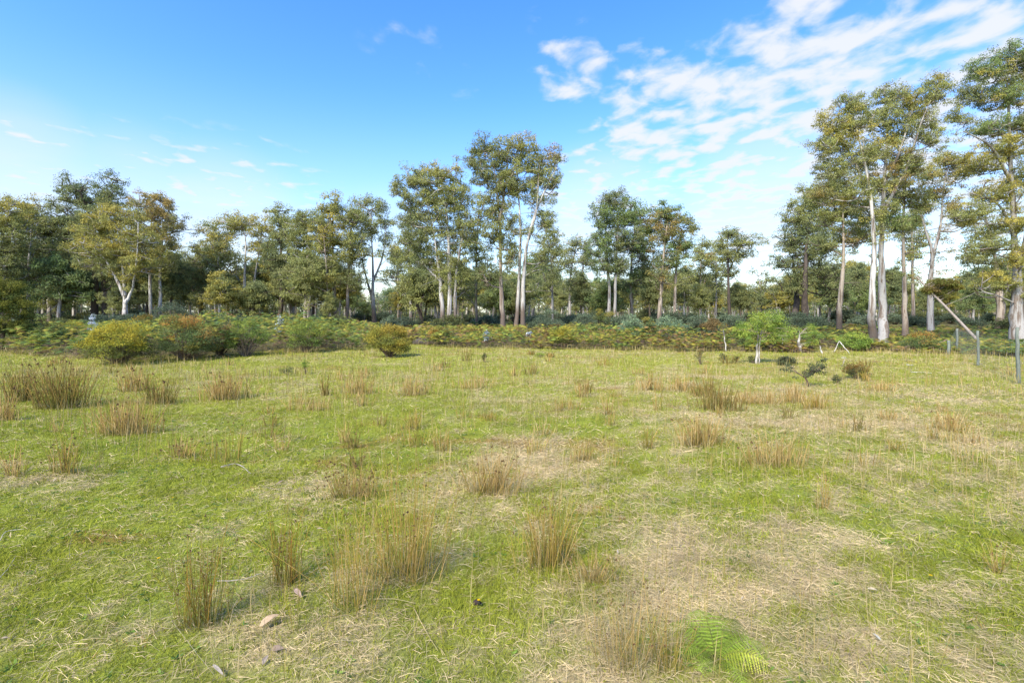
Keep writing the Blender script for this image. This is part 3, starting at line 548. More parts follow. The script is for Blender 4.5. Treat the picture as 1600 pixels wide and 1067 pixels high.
def shrub(name, label, px, py, wpx, toppy, pal, seed, cat='shrub', group=None, **k):
    x, Y = gp(px, py); w = wpx/F*Y; h = (py-toppy)/F*Y
    tm, cm, o = shrub_mesh(x, Y, w, h, pal, seed, **k)
    e = empty(name, o, label, cat, group); tm.build('stem', M_BARK, e, o); cm.build('foliage', M_SHRUB, e, o); return e
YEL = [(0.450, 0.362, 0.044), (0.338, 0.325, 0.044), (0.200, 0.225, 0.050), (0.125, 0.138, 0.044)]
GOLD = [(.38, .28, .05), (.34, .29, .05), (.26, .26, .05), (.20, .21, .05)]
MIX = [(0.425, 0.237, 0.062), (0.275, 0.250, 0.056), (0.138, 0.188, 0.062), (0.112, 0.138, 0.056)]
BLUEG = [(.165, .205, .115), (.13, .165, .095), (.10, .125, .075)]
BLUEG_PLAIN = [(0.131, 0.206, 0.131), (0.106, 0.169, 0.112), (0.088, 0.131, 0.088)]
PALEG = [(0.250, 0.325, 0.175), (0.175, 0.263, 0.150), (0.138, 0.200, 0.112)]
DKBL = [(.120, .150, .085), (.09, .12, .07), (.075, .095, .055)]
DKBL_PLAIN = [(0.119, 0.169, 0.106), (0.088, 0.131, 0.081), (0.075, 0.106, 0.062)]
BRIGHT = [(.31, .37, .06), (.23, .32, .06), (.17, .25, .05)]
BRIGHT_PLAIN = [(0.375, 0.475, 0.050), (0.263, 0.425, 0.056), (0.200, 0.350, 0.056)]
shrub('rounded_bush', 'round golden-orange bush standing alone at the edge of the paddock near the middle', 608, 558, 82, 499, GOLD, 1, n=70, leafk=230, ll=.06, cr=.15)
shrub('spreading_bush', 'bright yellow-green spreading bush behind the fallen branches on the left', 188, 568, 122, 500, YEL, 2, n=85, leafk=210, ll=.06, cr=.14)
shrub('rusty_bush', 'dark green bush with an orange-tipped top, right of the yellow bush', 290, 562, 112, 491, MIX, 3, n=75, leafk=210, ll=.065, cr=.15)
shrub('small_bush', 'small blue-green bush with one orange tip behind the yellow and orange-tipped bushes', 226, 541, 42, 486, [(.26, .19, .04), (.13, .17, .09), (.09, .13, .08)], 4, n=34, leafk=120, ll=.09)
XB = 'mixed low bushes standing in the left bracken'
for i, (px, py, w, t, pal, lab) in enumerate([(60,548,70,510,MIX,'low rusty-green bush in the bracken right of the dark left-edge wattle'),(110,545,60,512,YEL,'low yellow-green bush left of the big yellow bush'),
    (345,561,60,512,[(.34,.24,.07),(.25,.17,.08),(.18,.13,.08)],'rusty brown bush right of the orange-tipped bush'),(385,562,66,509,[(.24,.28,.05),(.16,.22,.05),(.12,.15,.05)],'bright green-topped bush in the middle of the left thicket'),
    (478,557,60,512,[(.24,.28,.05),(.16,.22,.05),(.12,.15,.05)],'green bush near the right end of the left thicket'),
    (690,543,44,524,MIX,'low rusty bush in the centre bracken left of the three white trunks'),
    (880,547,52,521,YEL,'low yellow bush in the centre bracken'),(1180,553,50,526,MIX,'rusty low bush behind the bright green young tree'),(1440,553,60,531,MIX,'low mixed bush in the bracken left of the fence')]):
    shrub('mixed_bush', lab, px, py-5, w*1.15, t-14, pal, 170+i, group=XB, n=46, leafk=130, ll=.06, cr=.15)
# dark feathery wattle at the left edge
def wattle():
    r = np.random.default_rng(71); x, Y = gp(-5, 541); Y = 24; x = (0-800)/F*Y; tm, cm = MB(), MB(); o = np.array([x, Y, float(gh(x, Y))])
    tube(tm, spline([o-[0, 0, .1], o+[.2, 0, 1.0], o+[.0, .1, 2.2], o+[-.1, 0, 3.3]], 4), np.linspace(.09, .02, 13), 7, (.2, .15, .12))
    for (cx, cy, rx, ry) in [(-8,445,26,13),(18,450,20,10),(25,478,28,10),(-10,478,30,15),(34,492,22,8),(12,505,34,10),(0,462,34,12),(22,512,24,8),(-20,515,30,10)]:
        n = int(rx*ry/11); ctr = wp(cx, cy, Y); d = unit(r.normal(size=(n, 3)))*(r.random((n, 1))**.45)
        pts = ctr+d*np.array([rx, rx*.9, ry])*Y/F
        a = o+np.array([0, 0, max(.3, ctr[2]*.65)]); tube(tm, spline([a, (a+ctr)/2+[0, 0, .1], ctr], 3), np.linspace(.04, .015, 7), 5, (.2, .15, .12))
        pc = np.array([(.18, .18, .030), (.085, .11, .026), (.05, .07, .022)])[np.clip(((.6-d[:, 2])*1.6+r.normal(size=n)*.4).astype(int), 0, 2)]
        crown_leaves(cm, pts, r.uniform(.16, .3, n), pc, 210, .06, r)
    e = empty('wattle_tree', o, 'dark bushy wattle tree with layered yellow-green foliage cut by the left edge', 'tree')
    tm.build('trunk', M_BARK, e, o, True); cm.build('crown', M_SHRUB, e, o)
wattle()
# blue-green wattle thickets under the left woods
WG = 'blue-green wattle bushes under the woods'
for i, (px, py, w, t, pal, lab) in enumerate([
    (262,531,88,468,DKBL,'widest and highest dark blue-green wattle bush, behind the orange-tipped bush'),
    (330,527,70,487,DKBL,'low dark blue-green wattle bush right of the highest one on the left'),
    (205,529,50,488,DKBL,'small dark blue-green wattle bush at the foot of the spreading golden gum'),
    (378,524,50,492,DKBL,'dark blue-green wattle bush in front of the umbrella-topped gum'),
    (860,526,60,483,BLUEG,'grey-green wattle bush right of the tallest centre gum'),
    (912,524,56,487,BLUEG,'blue-green wattle bush below the small two-stemmed gum'),
    (943,520,46,478,[(.28,.24,.05),(.17,.19,.05),(.10,.13,.05)],'golden-green bush just left of the dark green centre-right gum'),
    (985,534,48,492,PALEG,'pale grey-green wattle bush, leftmost of the pale row on the right of centre'),
    (1012,534,36,494,[(.30,.26,.06),(.17,.22,.09),(.12,.16,.08)],'wattle bush with a yellow top in the pale row'),
    (1046,533,62,490,PALEG,'largest pale grey-green wattle bush in the middle of the pale row'),
    (1092,531,50,489,BLUEG,'blue-grey wattle bush right of the largest pale one'),
    (1112,538,46,496,[(.24,.17,.07),(.15,.20,.10),(.12,.16,.09)],'pale wattle bush with a rusty cap behind the white sapling trunk'),
    (1150,527,44,491,BLUEG,'blue-green wattle bush behind the bright green tree'),
    (1245,526,56,493,DKBL,'flat dark blue-green wattle bush right of the bright green tree'),
    (610,530,50,490,BLUEG,'blue-green bush behind the round golden bush'),
    (830,531,16,500,BLUEG,'little blue-grey sapling at the foot of the tallest centre gum')]):
    shrub('wattle_bush', lab, px, py, w, t, pal, 20+i, group=WG, n=42, leafk=150, ll=.09, flat=.8, cr=.16)
# bright green young trees
def young_tree(label, px, py, stems, crowns, seed, pal=BRIGHT, name='young_tree'):
    x, Y = gp(px, py); s = Y/F; r = np.random.default_rng(seed+500); z0 = float(gh(x, Y)); o = np.array([x, Y, z0]); tm, cm = MB(), MB()
    for st in stems:
        P = spline([wp(a, b, Y) for a, b, c in st], 5); P[1:-1] += r.normal(size=(len(P)-2, 3))*.012
        Rr = np.interp(np.linspace(0, 1, len(P)), np.linspace(0, 1, len(st)), [c*s*.38 for _, _, c in st])
        dk = (r.random((len(P), 1)) < .25)*1.0; tube(tm, P, Rr, 8, np.array((.46, .42, .36))*(1-dk*.6))
        last = P
    for (cx, cy, rx, ry) in crowns:
        n = int(rx*ry/14)+3; ctr = wp(cx, cy, Y); d = unit(r.normal(size=(n, 3)))*(r.random((n, 1))**.5)
        pts = ctr+d*np.array([rx, max(rx, ry)*.8, ry])*s
        for p in pts[::2]:
            k = int(np.argmin(np.linalg.norm(last-p, axis=1)+np.where(last[:, 2] < p[2], 0, .6))); q = last[k]
            B = spline([q, (p+q)/2+[0, 0, .05], p], 3); tube(tm, B, np.linspace(.012, .004, len(B)), 4, (.35, .3, .22))
        pc = np.array(pal)[np.clip((r.random(n)*3).astype(int), 0, 2)]
        crown_leaves(cm, pts, r.uniform(.09, .19, n), pc, 95, .045, r)
    e = empty(name, o, label, 'tree'); tm.build('trunk', M_WOOD, e, o, True); cm.build('crown', M_SHRUB, e, o)
young_tree('bright green young tree with a thin white trunk standing in the paddock', 1182, 568, [[(1182,569,5),(1183,545,4),(1184,520,3.4),(1183,500,2)],[(1186,569,3),(1187,540,2.5),(1192,510,1.5)]],
           [(1182,508,26,15),(1160,518,20,9),(1196,500,28,16),(1215,520,24,14),(1205,485+8,20,9),(1180,526,30,12),(1215,505,14,8),(1160,508,10,4)], 1)
young_tree('light green young tree with a thick pale trunk right of the bright green tree', 1252, 551, [[(1252,552,6.5),(1250,545,6),(1248,533,5),(1250,522,2)]],
           [(1258,520,17,10),(1275,525,13,10),(1262,534,14,9),(1268,511,8,5)], 2)
young_tree('thin white leaning sapling stem topped with sparse rusty leaves at the bracken edge', 1134, 549, [[(1134,550,2.6),(1133,535,2.4),(1130,515,1.8)]], [(1128,510,10,4)], 3, [(.26,.19,.05),(.17,.19,.08),(.13,.15,.06)], 'sapling')
young_tree('small pale stem carrying green leaves between the two green young trees', 1222, 550, [[(1222,551,2.5),(1222,538,2),(1223,525,1)]], [(1224,525,13,10),(1218,535,9,6)], 4)
shrub('fern_bush', 'bright green ferny bush at the foot of the two great gum trunks', 1334, 549, 52, 519, BRIGHT, 60, n=40, leafk=120, ll=.07)
# small plants in the paddock
DKP = [(.075, .085, .045), (.10, .115, .05), (.055, .065, .035)]
sm = dict(n=24, leafk=46, ll=.05, stems=4)
shrub('low_shrub', 'low dark flat shrub beside the little crooked tree on the right', 1229, 572, 34, 556, DKP, 70, n=34, leafk=70, ll=.045, cr=.2)
def crooked():
    x, Y = gp(1263, 602); s = Y/F; o = np.array([x, Y, float(gh(x, Y))]); r = np.random.default_rng(8); tm, cm = MB(), MB()
    ends = [(1243,584),(1250,572),(1262,568),(1275,562),(1280,572),(1283,580),(1268,580),(1257,580),(1238,578),(1272,574)]
    f = wp(1258, 590, Y); tube(tm, spline([o-[0, 0, .05], wp(1261, 596, Y), f], 3), np.linspace(.03, .02, 7), 6, (.12, .08, .06))
    for a, b in ends:
        p = wp(a, b, Y)+[0, r.normal()*.2, 0]; B = spline([f, (f+p)/2+r.normal(size=3)*.03, p], 3); tube(tm, B, np.linspace(.014, .005, len(B)), 4, (.14, .10, .08))
        pts = p+r.normal(size=(4, 3))*[.09, .09, .03]
        crown_leaves(cm, pts, r.uniform(.05, .085, 4), np.array(DKP)[r.integers(0, 3, 4)]*1.3, 34, .042, r)
    e = empty('crooked_sapling', o, 'little crooked dark tree with flat-topped leaves alone in the paddock on the right', 'sapling')
    tm.build('trunk', M_BARKD, e, o, True); cm.build('crown', M_SHRUB, e, o)
crooked()
shrub('small_shrub', 'small brown-tipped shrub right of the little crooked tree', 1337, 591, 46, 565, [(.24, .14, .04), (.19, .16, .04), (.09, .10, .04)], 72, n=34, leafk=80, ll=.04, cr=.17)
for i, (px, py, w, t, lab) in enumerate([(1094,569,18,545,'small dark seedling tree with brown top left of the bright green tree'), (1130,567,14,551,'little two-tiered seedling between the dark seedling and the bright green tree'),
        (1151,565,9,555,'tiny grey seedling left of the bright green tree'), (1176,567,16,557,'low dark blue seedling at the foot of the bright green tree'),
        (1308,598,16,586,'sparse seedling between the crooked tree and the brown-tipped shrub'), (757,567,9,553,'tiny dark seedling in the paddock below the tall centre gums'),
        (478,583,14,560,'young dark green fern-like seedling in the paddock left of the round golden bush'), (450,585,30,572,'low dull brown seedling cluster beside the young fern-like seedling'),
        (843,558,16,552,'low green tuft shrub in front of the centre bracken'), (930,546,16,520,'light green young shrub rising from the centre bracken')]):
    shrub('seedling', lab, px, py, w, t, [(.30, .2, .06) if i == 0 else (.12, .13, .05), (.10, .12, .05), (.08, .09, .04)] if i not in (6, 8, 9) else BRIGHT, 80+i, cat='seedling', group='seedlings in the paddock', n=14, leafk=40, ll=.035, cr=.24, base=.2)
# silver-white leaved shrubs
SILV = [(.62, .66, .68), (.45, .52, .53), (.30, .38, .36)]
for i, (px, py, w, t, lab) in enumerate([(826,541,12,521,'silvery blue-white sapling in the centre bracken'), (145,540,14,500,'silvery white-leaved sapling behind the yellow bush'),
        (437,540,14,502,'silvery white-leaved sapling poking above the left bracken'), (760,543,10,522,'small greyish-white dead shrub in the bracken left of the tallest centre gum')]):
    shrub('silver_sapling', lab, px, py, w, t, SILV, 100+i, cat='sapling', n=16, leafk=26, ll=.07, cr=.28, base=.35, aspect=.6)
# dark undergrowth bushes further back: copies of three bushes
ub = []
for i, pal in enumerate([DKBL, BLUEG, [(.13, .14, .05), (.09, .11, .045), (.06, .075, .035)]]):
    tm, cm, o = shrub_mesh(0, 60, 4.2, 1.9, pal, 150+i, n=44, leafk=90, ll=.2, cr=.18, flat=.75)
    e = empty('undergrowth_bush', o, 'low undergrowth bush', 'bush'); tm.build('stem', M_BARK, e, o); cm.build('foliage', M_SHRUB, e, o); ub.append(e)
items = []; uu = [False]*3; ULAB = ['dark blue-green undergrowth bush among the gum trunks', 'grey-green undergrowth bush among the gum trunks', 'dull olive undergrowth bush among the gum trunks']
for k in range(78):
    Y = r5.uniform(42, 95) if k % 3 else r5.uniform(40, 55); px = -150+1950*(k+r5.uniform(0, 1))/78
    if 540 < px < 620: Y = 90
    i = int(r5.choice(3, p=[.45, .25, .3])); e = ub[i]
    if uu[i]: e = copy_tree(e)
    uu[i] = True; x = (px-800)/F*Y; s = float(r5.uniform(.6, 1.05)*(.55+Y/110))
    e.location = (x, Y, float(gh(x, Y))); e.scale = (s*1.2, s, s*.9); e.rotation_euler = (0, 0, float(r5.uniform(0, 6.28)))
    items.append((e, px, Y, ['blue-green undergrowth bush', 'grey-green undergrowth bush', 'dull olive undergrowth bush'][i])); e['group'] = ULAB[i].replace('bush', 'bushes')
place_labels(items, LAND_T, (55, 75), (', near the bracken', ', among the trunks', ', far back'))

# ------------------------------------------------------------------ bracken
def fronds(mb, B, az, L, rise, C, r, np_=9, wid=.42):
    """feathery fronds: B base of the blade, az heading, L length, rise start slope"""
    n = len(B); t = np.linspace(0.04, 1, np_)[None]
    el = rise[:, None]*(1-t)-.55*t; hx = np.cos(az)[:, None]; hy = np.sin(az)[:, None]
    st = L[:, None]/np_; dx = np.cumsum(np.cos(el)*st, 1); dz = np.cumsum(np.sin(el)*st, 1)
    S = np.stack([B[:, 0:1]+hx*dx, B[:, 1:2]+hy*dx, B[:, 2:3]+dz], -1)          # n,np,3
    side = np.stack([-hy, hx, np.zeros_like(hx)], -1)
    fw = np.stack([hx*np.cos(el), hy*np.cos(el), np.sin(el)], -1)
    pl = (L[:, None]*wid*np.sin(np.pi*np.clip(1-t, 0, 1)**.75*.62+.12))[..., None]*np.ones_like(t)[..., None]
    hw = (L[:, None]/np_*.46)[..., None]
    for sg in (-1, 1):
        tip = S+sg*side*pl+fw*pl*.35-np.array([0, 0, 1])*pl*(.12+r.uniform(0, .2, (n, np_, 1)))
        V = np.stack([S-fw*hw, tip, S+fw*hw], 2).reshape(-1, 3)
        T = np.arange(len(V)).reshape(-1, 3); mb.add(V, None, T, np.repeat(np.repeat(C, np_, 0), 3, 0))
def bracken():
    r = np.random.default_rng(12); mb = MB(); n = 56000
    px = r.uniform(-350, 1950, n); e = F*H/(np.interp(px, EDGE_PX, EDGE_PY)-HY)
    Y = e-1+(r.random(n)**1.7)*(56-e); x = (px-800)/F*Y; e = front_edge(x, Y); ok = Y > e-.3; px, Y, x, e = px[ok], Y[ok], x[ok], e[ok]; n = len(x)
    tall = np.interp(px, [-400, 0, 140, 300, 330, 430, 520, 570, 620, 680, 1000, 1300, 1420, 1950], [.75, .75, .8, 1.12, 1.25, 1.22, 1.1, .75, .35, .6, .7, .52, .3, .28])
    dep = sstep(-.2, 1.4, Y-e); back = sstep(30, 44, Y)
    hgt = tall*(.62+.38*dep)*(1-.25*back)*(.5+.95*sstep(.25, .75, fbm(x/1.3, Y/1.6, 61)))*np.interp(px, [-200, 330, 620, 1950], [1, 1, 1, .92])
    u = r.random(n); keep = (fbm(x/1.1, Y/1.1, 8) > .33)
    lvl = np.where(u < .55, r.uniform(.78, 1.08, n), r.uniform(.1, .8, n))
    z = gh(x, Y)+hgt*lvl
    g = fbm(x/1.6, Y/1.6, 31)+r.normal(size=n)*.13
    pal = np.array([(.12, .18, .05), (.22, .26, .045), (.34, .30, .05), (.29, .18, .06), (.19, .135, .085)])
    left = sstep(620, 520, px)
    ci = np.clip(((g-.26+.12*(1-left))*6.0).astype(int), 0, 4); ci = np.where((lvl < .5) & (r.random(n) < .75), 4, ci); ci = np.where((left > .5) & (ci > 2) & (lvl > .6) & (r.random(n) < .6), 1, ci)
    C = pal[ci]*r.uniform(.7, 1.25, (n, 1))
    C = C*np.where(ci == 4, 1, 1)[:, None]
    L = r.uniform(.24, .44, n)*(1+.6*back); B = np.stack([x, Y, z], 1)[keep]
    fronds(mb, B, r.uniform(0, 6.28, n)[keep], L[keep], r.uniform(.1, 1.25, n)[keep], C[keep], r, 8, .34)
    # dead stalks and litter along the front
    k = 5000; px = r.uniform(-200, 1800, k); e = F*H/(np.interp(px, EDGE_PX, EDGE_PY)-HY); Y = e+r.random(k)**2*5-.2; x = (px-800)/F*Y; Y = Y-e+front_edge(x, Y)
    P = np.stack([x, Y, gh(x, Y)], 1); D = np.stack([r.normal(size=k)*.6, r.normal(size=k)*.6, r.uniform(.1, 1, k)], 1)
    leaves(mb, P, D, r.uniform(.2, .6, k)*np.interp(px, [0, 600, 1950], [1, .7, .6]), .014, np.array([(.34, .25, .14), (.42, .34, .2), (.22, .16, .09)])[r.integers(0, 3, k)], r=r)
    o = mb.build('bracken', M_SHRUB); tag(o, 'yellow-green and rust-brown bracken fern thicket between the paddock and the trees', 'bracken', kind='stuff')
bracken()

# ------------------------------------------------------------------ grass
def field_points(y0, y1, dens, r, wide=1.32):
    area = wide*(y1**2-y0**2); n = int(area*dens); Y = np.sqrt(r.uniform(y0**2, y1**2, n)); x = r.uniform(-wide, wide, n)*Y+r.normal(size=n)*.05
    return x, Y
def grass():
    r = np.random.default_rng(3); mb = MB()
    for y0, y1, dens, L0, W0 in [(1.6, 3.6, 8500, .038, .0032), (3.6, 6, 4200, .042, .0045), (6, 10, 1700, .050, .0075), (10, 17, 560, .06, .013), (17, 32, 170, .075, .026)]:
        x, Y = field_points(y0, y1, dens, r); d = dryness(x, Y); ok = (Y < front_edge(x, Y)+1.6)
        x, Y, d = x[ok], Y[ok], d[ok]; n = len(x)
        st = r.random(n) < (d*.80+.07); rd = redness(x, Y); red = (r.random(n) < rd*.55) & ~st
        C = turf_col(x, Y)*1.0
        C = np.where(st[:, None], STRAW*r.uniform(.65, 1.35, (n, 1)), np.where(red[:, None], REDD*r.uniform(.7, 1.3, (n, 1)),
            (GREEN*(1-yv(Y))+np.array([.375, .375, .055])*yv(Y))*(1-.45*fbm(x/.5, Y/.5, 19)[:, None]*r.uniform(0, 1.2, (n, 1)))*r.uniform(.7, 1.35, (n, 1))))
        tuft = fbm(x/.35, Y/.35, 41)
        C = C*(1-.5*sstep(6, 20, Y)[:, None])+turf_col(x, Y)*.5*sstep(6, 20, Y)[:, None]
        L = L0*r.uniform(.5, 1.5, n)*np.where(st, 1.7, .5+1.7*tuft*tuft)
        tilt = np.where(st, r.uniform(.05, .5, n), r.uniform(.35, 1.4, n)); a = r.uniform(0, 6.28, n)+0
        D = np.stack([np.cos(a)*np.cos(tilt), np.sin(a)*np.cos(tilt), np.sin(tilt)], 1)
        P = np.stack([x, Y, gh(x, Y)+np.where(st, r.uniform(0, .02, n), -.003)], 1)
        if y1 <= 6:       # two-segment bent blades close by
            S = unit(np.cross(D, r.normal(size=(n, 3))))*(W0*.5*r.uniform(.6, 1.3, n)*np.where(st, .75, 1))[:, None]
            m = P+D*L[:, None]*.55; D2 = unit(D+np.array([0, 0, -.5])+r.normal(size=(n, 3))*.25); tp = m+D2*L[:, None]*.5
            V = np.stack([P-S, P+S, m+S*.8, m-S*.8, tp], 1).reshape(-1, 3); b = np.arange(n)[:, None]*5
            mb.add(V, b+np.array([0, 1, 2, 3]), b+np.array([3, 2, 4]), np.repeat(C, 5, 0))
        else:
            S = unit(np.cross(D, r.normal(size=(n, 3))*[1, .3, 1]))*(W0*.5*r.uniform(.6, 1.3, n))[:, None]
            V = np.stack([P-S, P+S, P+D*L[:, None]], 1).reshape(-1, 3)
            mb.add(V, None, np.arange(3*n).reshape(n, 3), np.repeat(C, 3, 0))
    x, Y = field_points(1.8, 9, 34, r); ok = (fbm(x/.9, Y/.9, 131) > .52) & (dryness(x, Y) < .6); x, Y = x[ok], Y[ok]; nl = 7
    X = np.repeat(x, nl)+r.normal(size=len(x)*nl)*.008; YY = np.repeat(Y, nl)+r.normal(size=len(x)*nl)*.008; n = len(X); a = r.uniform(0, 6.28, n)
    D = np.stack([np.cos(a), np.sin(a), r.uniform(.1, .7, n)], 1)
    leaves(mb, np.stack([X, YY, gh(X, YY)+.008], 1), D, r.uniform(.015, .04, n), r.uniform(.006, .013, n), np.array([(.13, .22, .04), (.18, .27, .05), (.10, .18, .05), (.25, .22, .06)])[np.repeat(r.integers(0, 4, len(x)), nl)], r=r)
    o = mb.build('grass', M_GRASS); tag(o, 'short yellow-green paddock grass mixed with dry straw', 'grass', kind='stuff')
def yv(Y): return sstep(4, 16, Y)[:, None]
grass()
def dry_stems():         # long straw strands lying and arching, plus lone standing stems
    r = np.random.default_rng(31); mb = MB()
    for y0, y1, dens, w, Ls in [(1.7, 3.6, 420, .0022, .13), (3.6, 7, 150, .0038, .16), (7, 14, 38, .008, .2), (14, 26, 7, .016, .24)]:
        x, Y = field_points(y0, y1, dens, r); d = dryness(x, Y); ok = (r.random(len(x)) < .03+d*.95) & (Y < front_edge(x, Y)); x, Y = x[ok], Y[ok]; n = len(x)
        L = Ls*r.uniform(.4, 1.7, n); a = r.uniform(0, 6.28, n); t0 = np.where(r.random(n) < .8, r.uniform(.0, .5, n), r.uniform(.6, 1.3, n))
        P = np.stack([x, Y, gh(x, Y)+r.uniform(.005, .03, n)], 1); pts = [P]
        for k in range(3):
            tt = t0-k*.35; tt = np.maximum(tt, -.25); aa = a+k*r.normal(size=n)*.3
            P = P+np.stack([np.cos(aa)*np.cos(tt), np.sin(aa)*np.cos(tt), np.sin(tt)], 1)*(L/3)[:, None]; P[:, 2] = np.maximum(P[:, 2], gh(P[:, 0], P[:, 1])+.008); pts.append(P)
        S = np.stack([-np.sin(a), np.cos(a), r.normal(size=n)*.5], 1)*(w*.5*r.uniform(.6, 1.4, n))[:, None]
        V = np.stack([q+s*S*(1-.25*k) for k, q in enumerate(pts) for s in (-1, 1)], 1).reshape(-1, 3); b = np.arange(n)[:, None, None]*8
        Q = (b+np.array([[0, 1, 3, 2], [2, 3, 5, 4], [4, 5, 7, 6]])).reshape(-1, 4)
        C = np.array([(.44, .35, .19), (.37, .28, .15), (.30, .24, .15), (.48, .40, .25)])[r.integers(0, 4, n)]*r.uniform(.75, 1.2, (n, 1))
        mb.add(V, Q, None, np.repeat(C, 8, 0))
    # lone standing rush stems
    for y0, y1, dens, w in [(2.2, 5, 110, .0022), (5, 10, 80, .0036), (10, 26, 30, .008)]:
        x, Y = field_points(y0, y1, dens, r); px = 800+F*x/Y
        py = HY+F*H/Y; f = fbm(x/1.5, Y/1.5, 88)+.12*sstep(600, 900, px)-.06
        for cx_, cy_, rx_, ry_ in ((590, 860, 120, 110), (860, 850, 110, 80), (990, 1000, 110, 90), (750, 740, 150, 40), (1190, 720, 200, 40), (1100, 620, 220, 25), (300, 600, 300, 40), (560, 605, 120, 20)): f = f+.22*np.exp(-((px-cx_)/rx_)**2-((py-cy_)/ry_)**2)
        ok = (f+r.normal(size=len(x))*.04 > .53) & (Y < front_edge(x, Y)); x, Y = x[ok], Y[ok]; n = len(x); h = r.uniform(.12, .42, n)
        P = np.stack([x, Y, gh(x, Y)], 1); D = np.stack([r.normal(size=n)*.10, r.normal(size=n)*.1, np.ones(n)], 1)
        leaves(mb, P, D, h, w*1.6, np.array([(.40, .30, .11), (.30, .25, .06), (.50, .39, .19)])[r.integers(0, 3, n)], r=r)
    o = mb.build('dry_grass', M_GRASS); tag(o, 'long dry straw strands and lone brown stems among the turf', 'dry grass', kind='stuff')
dry_stems()

# ------------------------------------------------------------------ rush tussocks
RP = {'green': [(0.174, 0.196, 0.033), (0.348, 0.247, 0.041), (0.418, 0.216, 0.041), (0.348, 0.258, 0.098)], 'tan': [(0.603, 0.412, 0.156), (0.499, 0.319, 0.107), (0.394, 0.278, 0.074), (0.626, 0.453, 0.205)],
      'mix': [(0.464, 0.319, 0.066), (0.534, 0.340, 0.098), (0.290, 0.258, 0.045), (0.557, 0.391, 0.156)], 'dark': [(0.209, 0.206, 0.041), (0.325, 0.216, 0.061), (0.394, 0.258, 0.082), (0.244, 0.185, 0.057)]}
HEADS = []
for hk in range(3):
    rh = np.random.default_rng(hk); hb = MB(); PP = rh.normal(size=(10, 3))*[1.0, 1.0, 1.8]*.5
    leaves(hb, PP-[0, 0, .8], rh.normal(size=(10, 3))*.7+[0, 0, .5], 2.6, 1.5, np.array([(.16, .09, .05), (.24, .14, .06), (.09, .06, .04)])[rh.integers(0, 3, 10)], r=rh)
    ho = hb.build('seed_head', M_RUSH); HEADS.append(ho.data); bpy.data.objects.remove(ho)
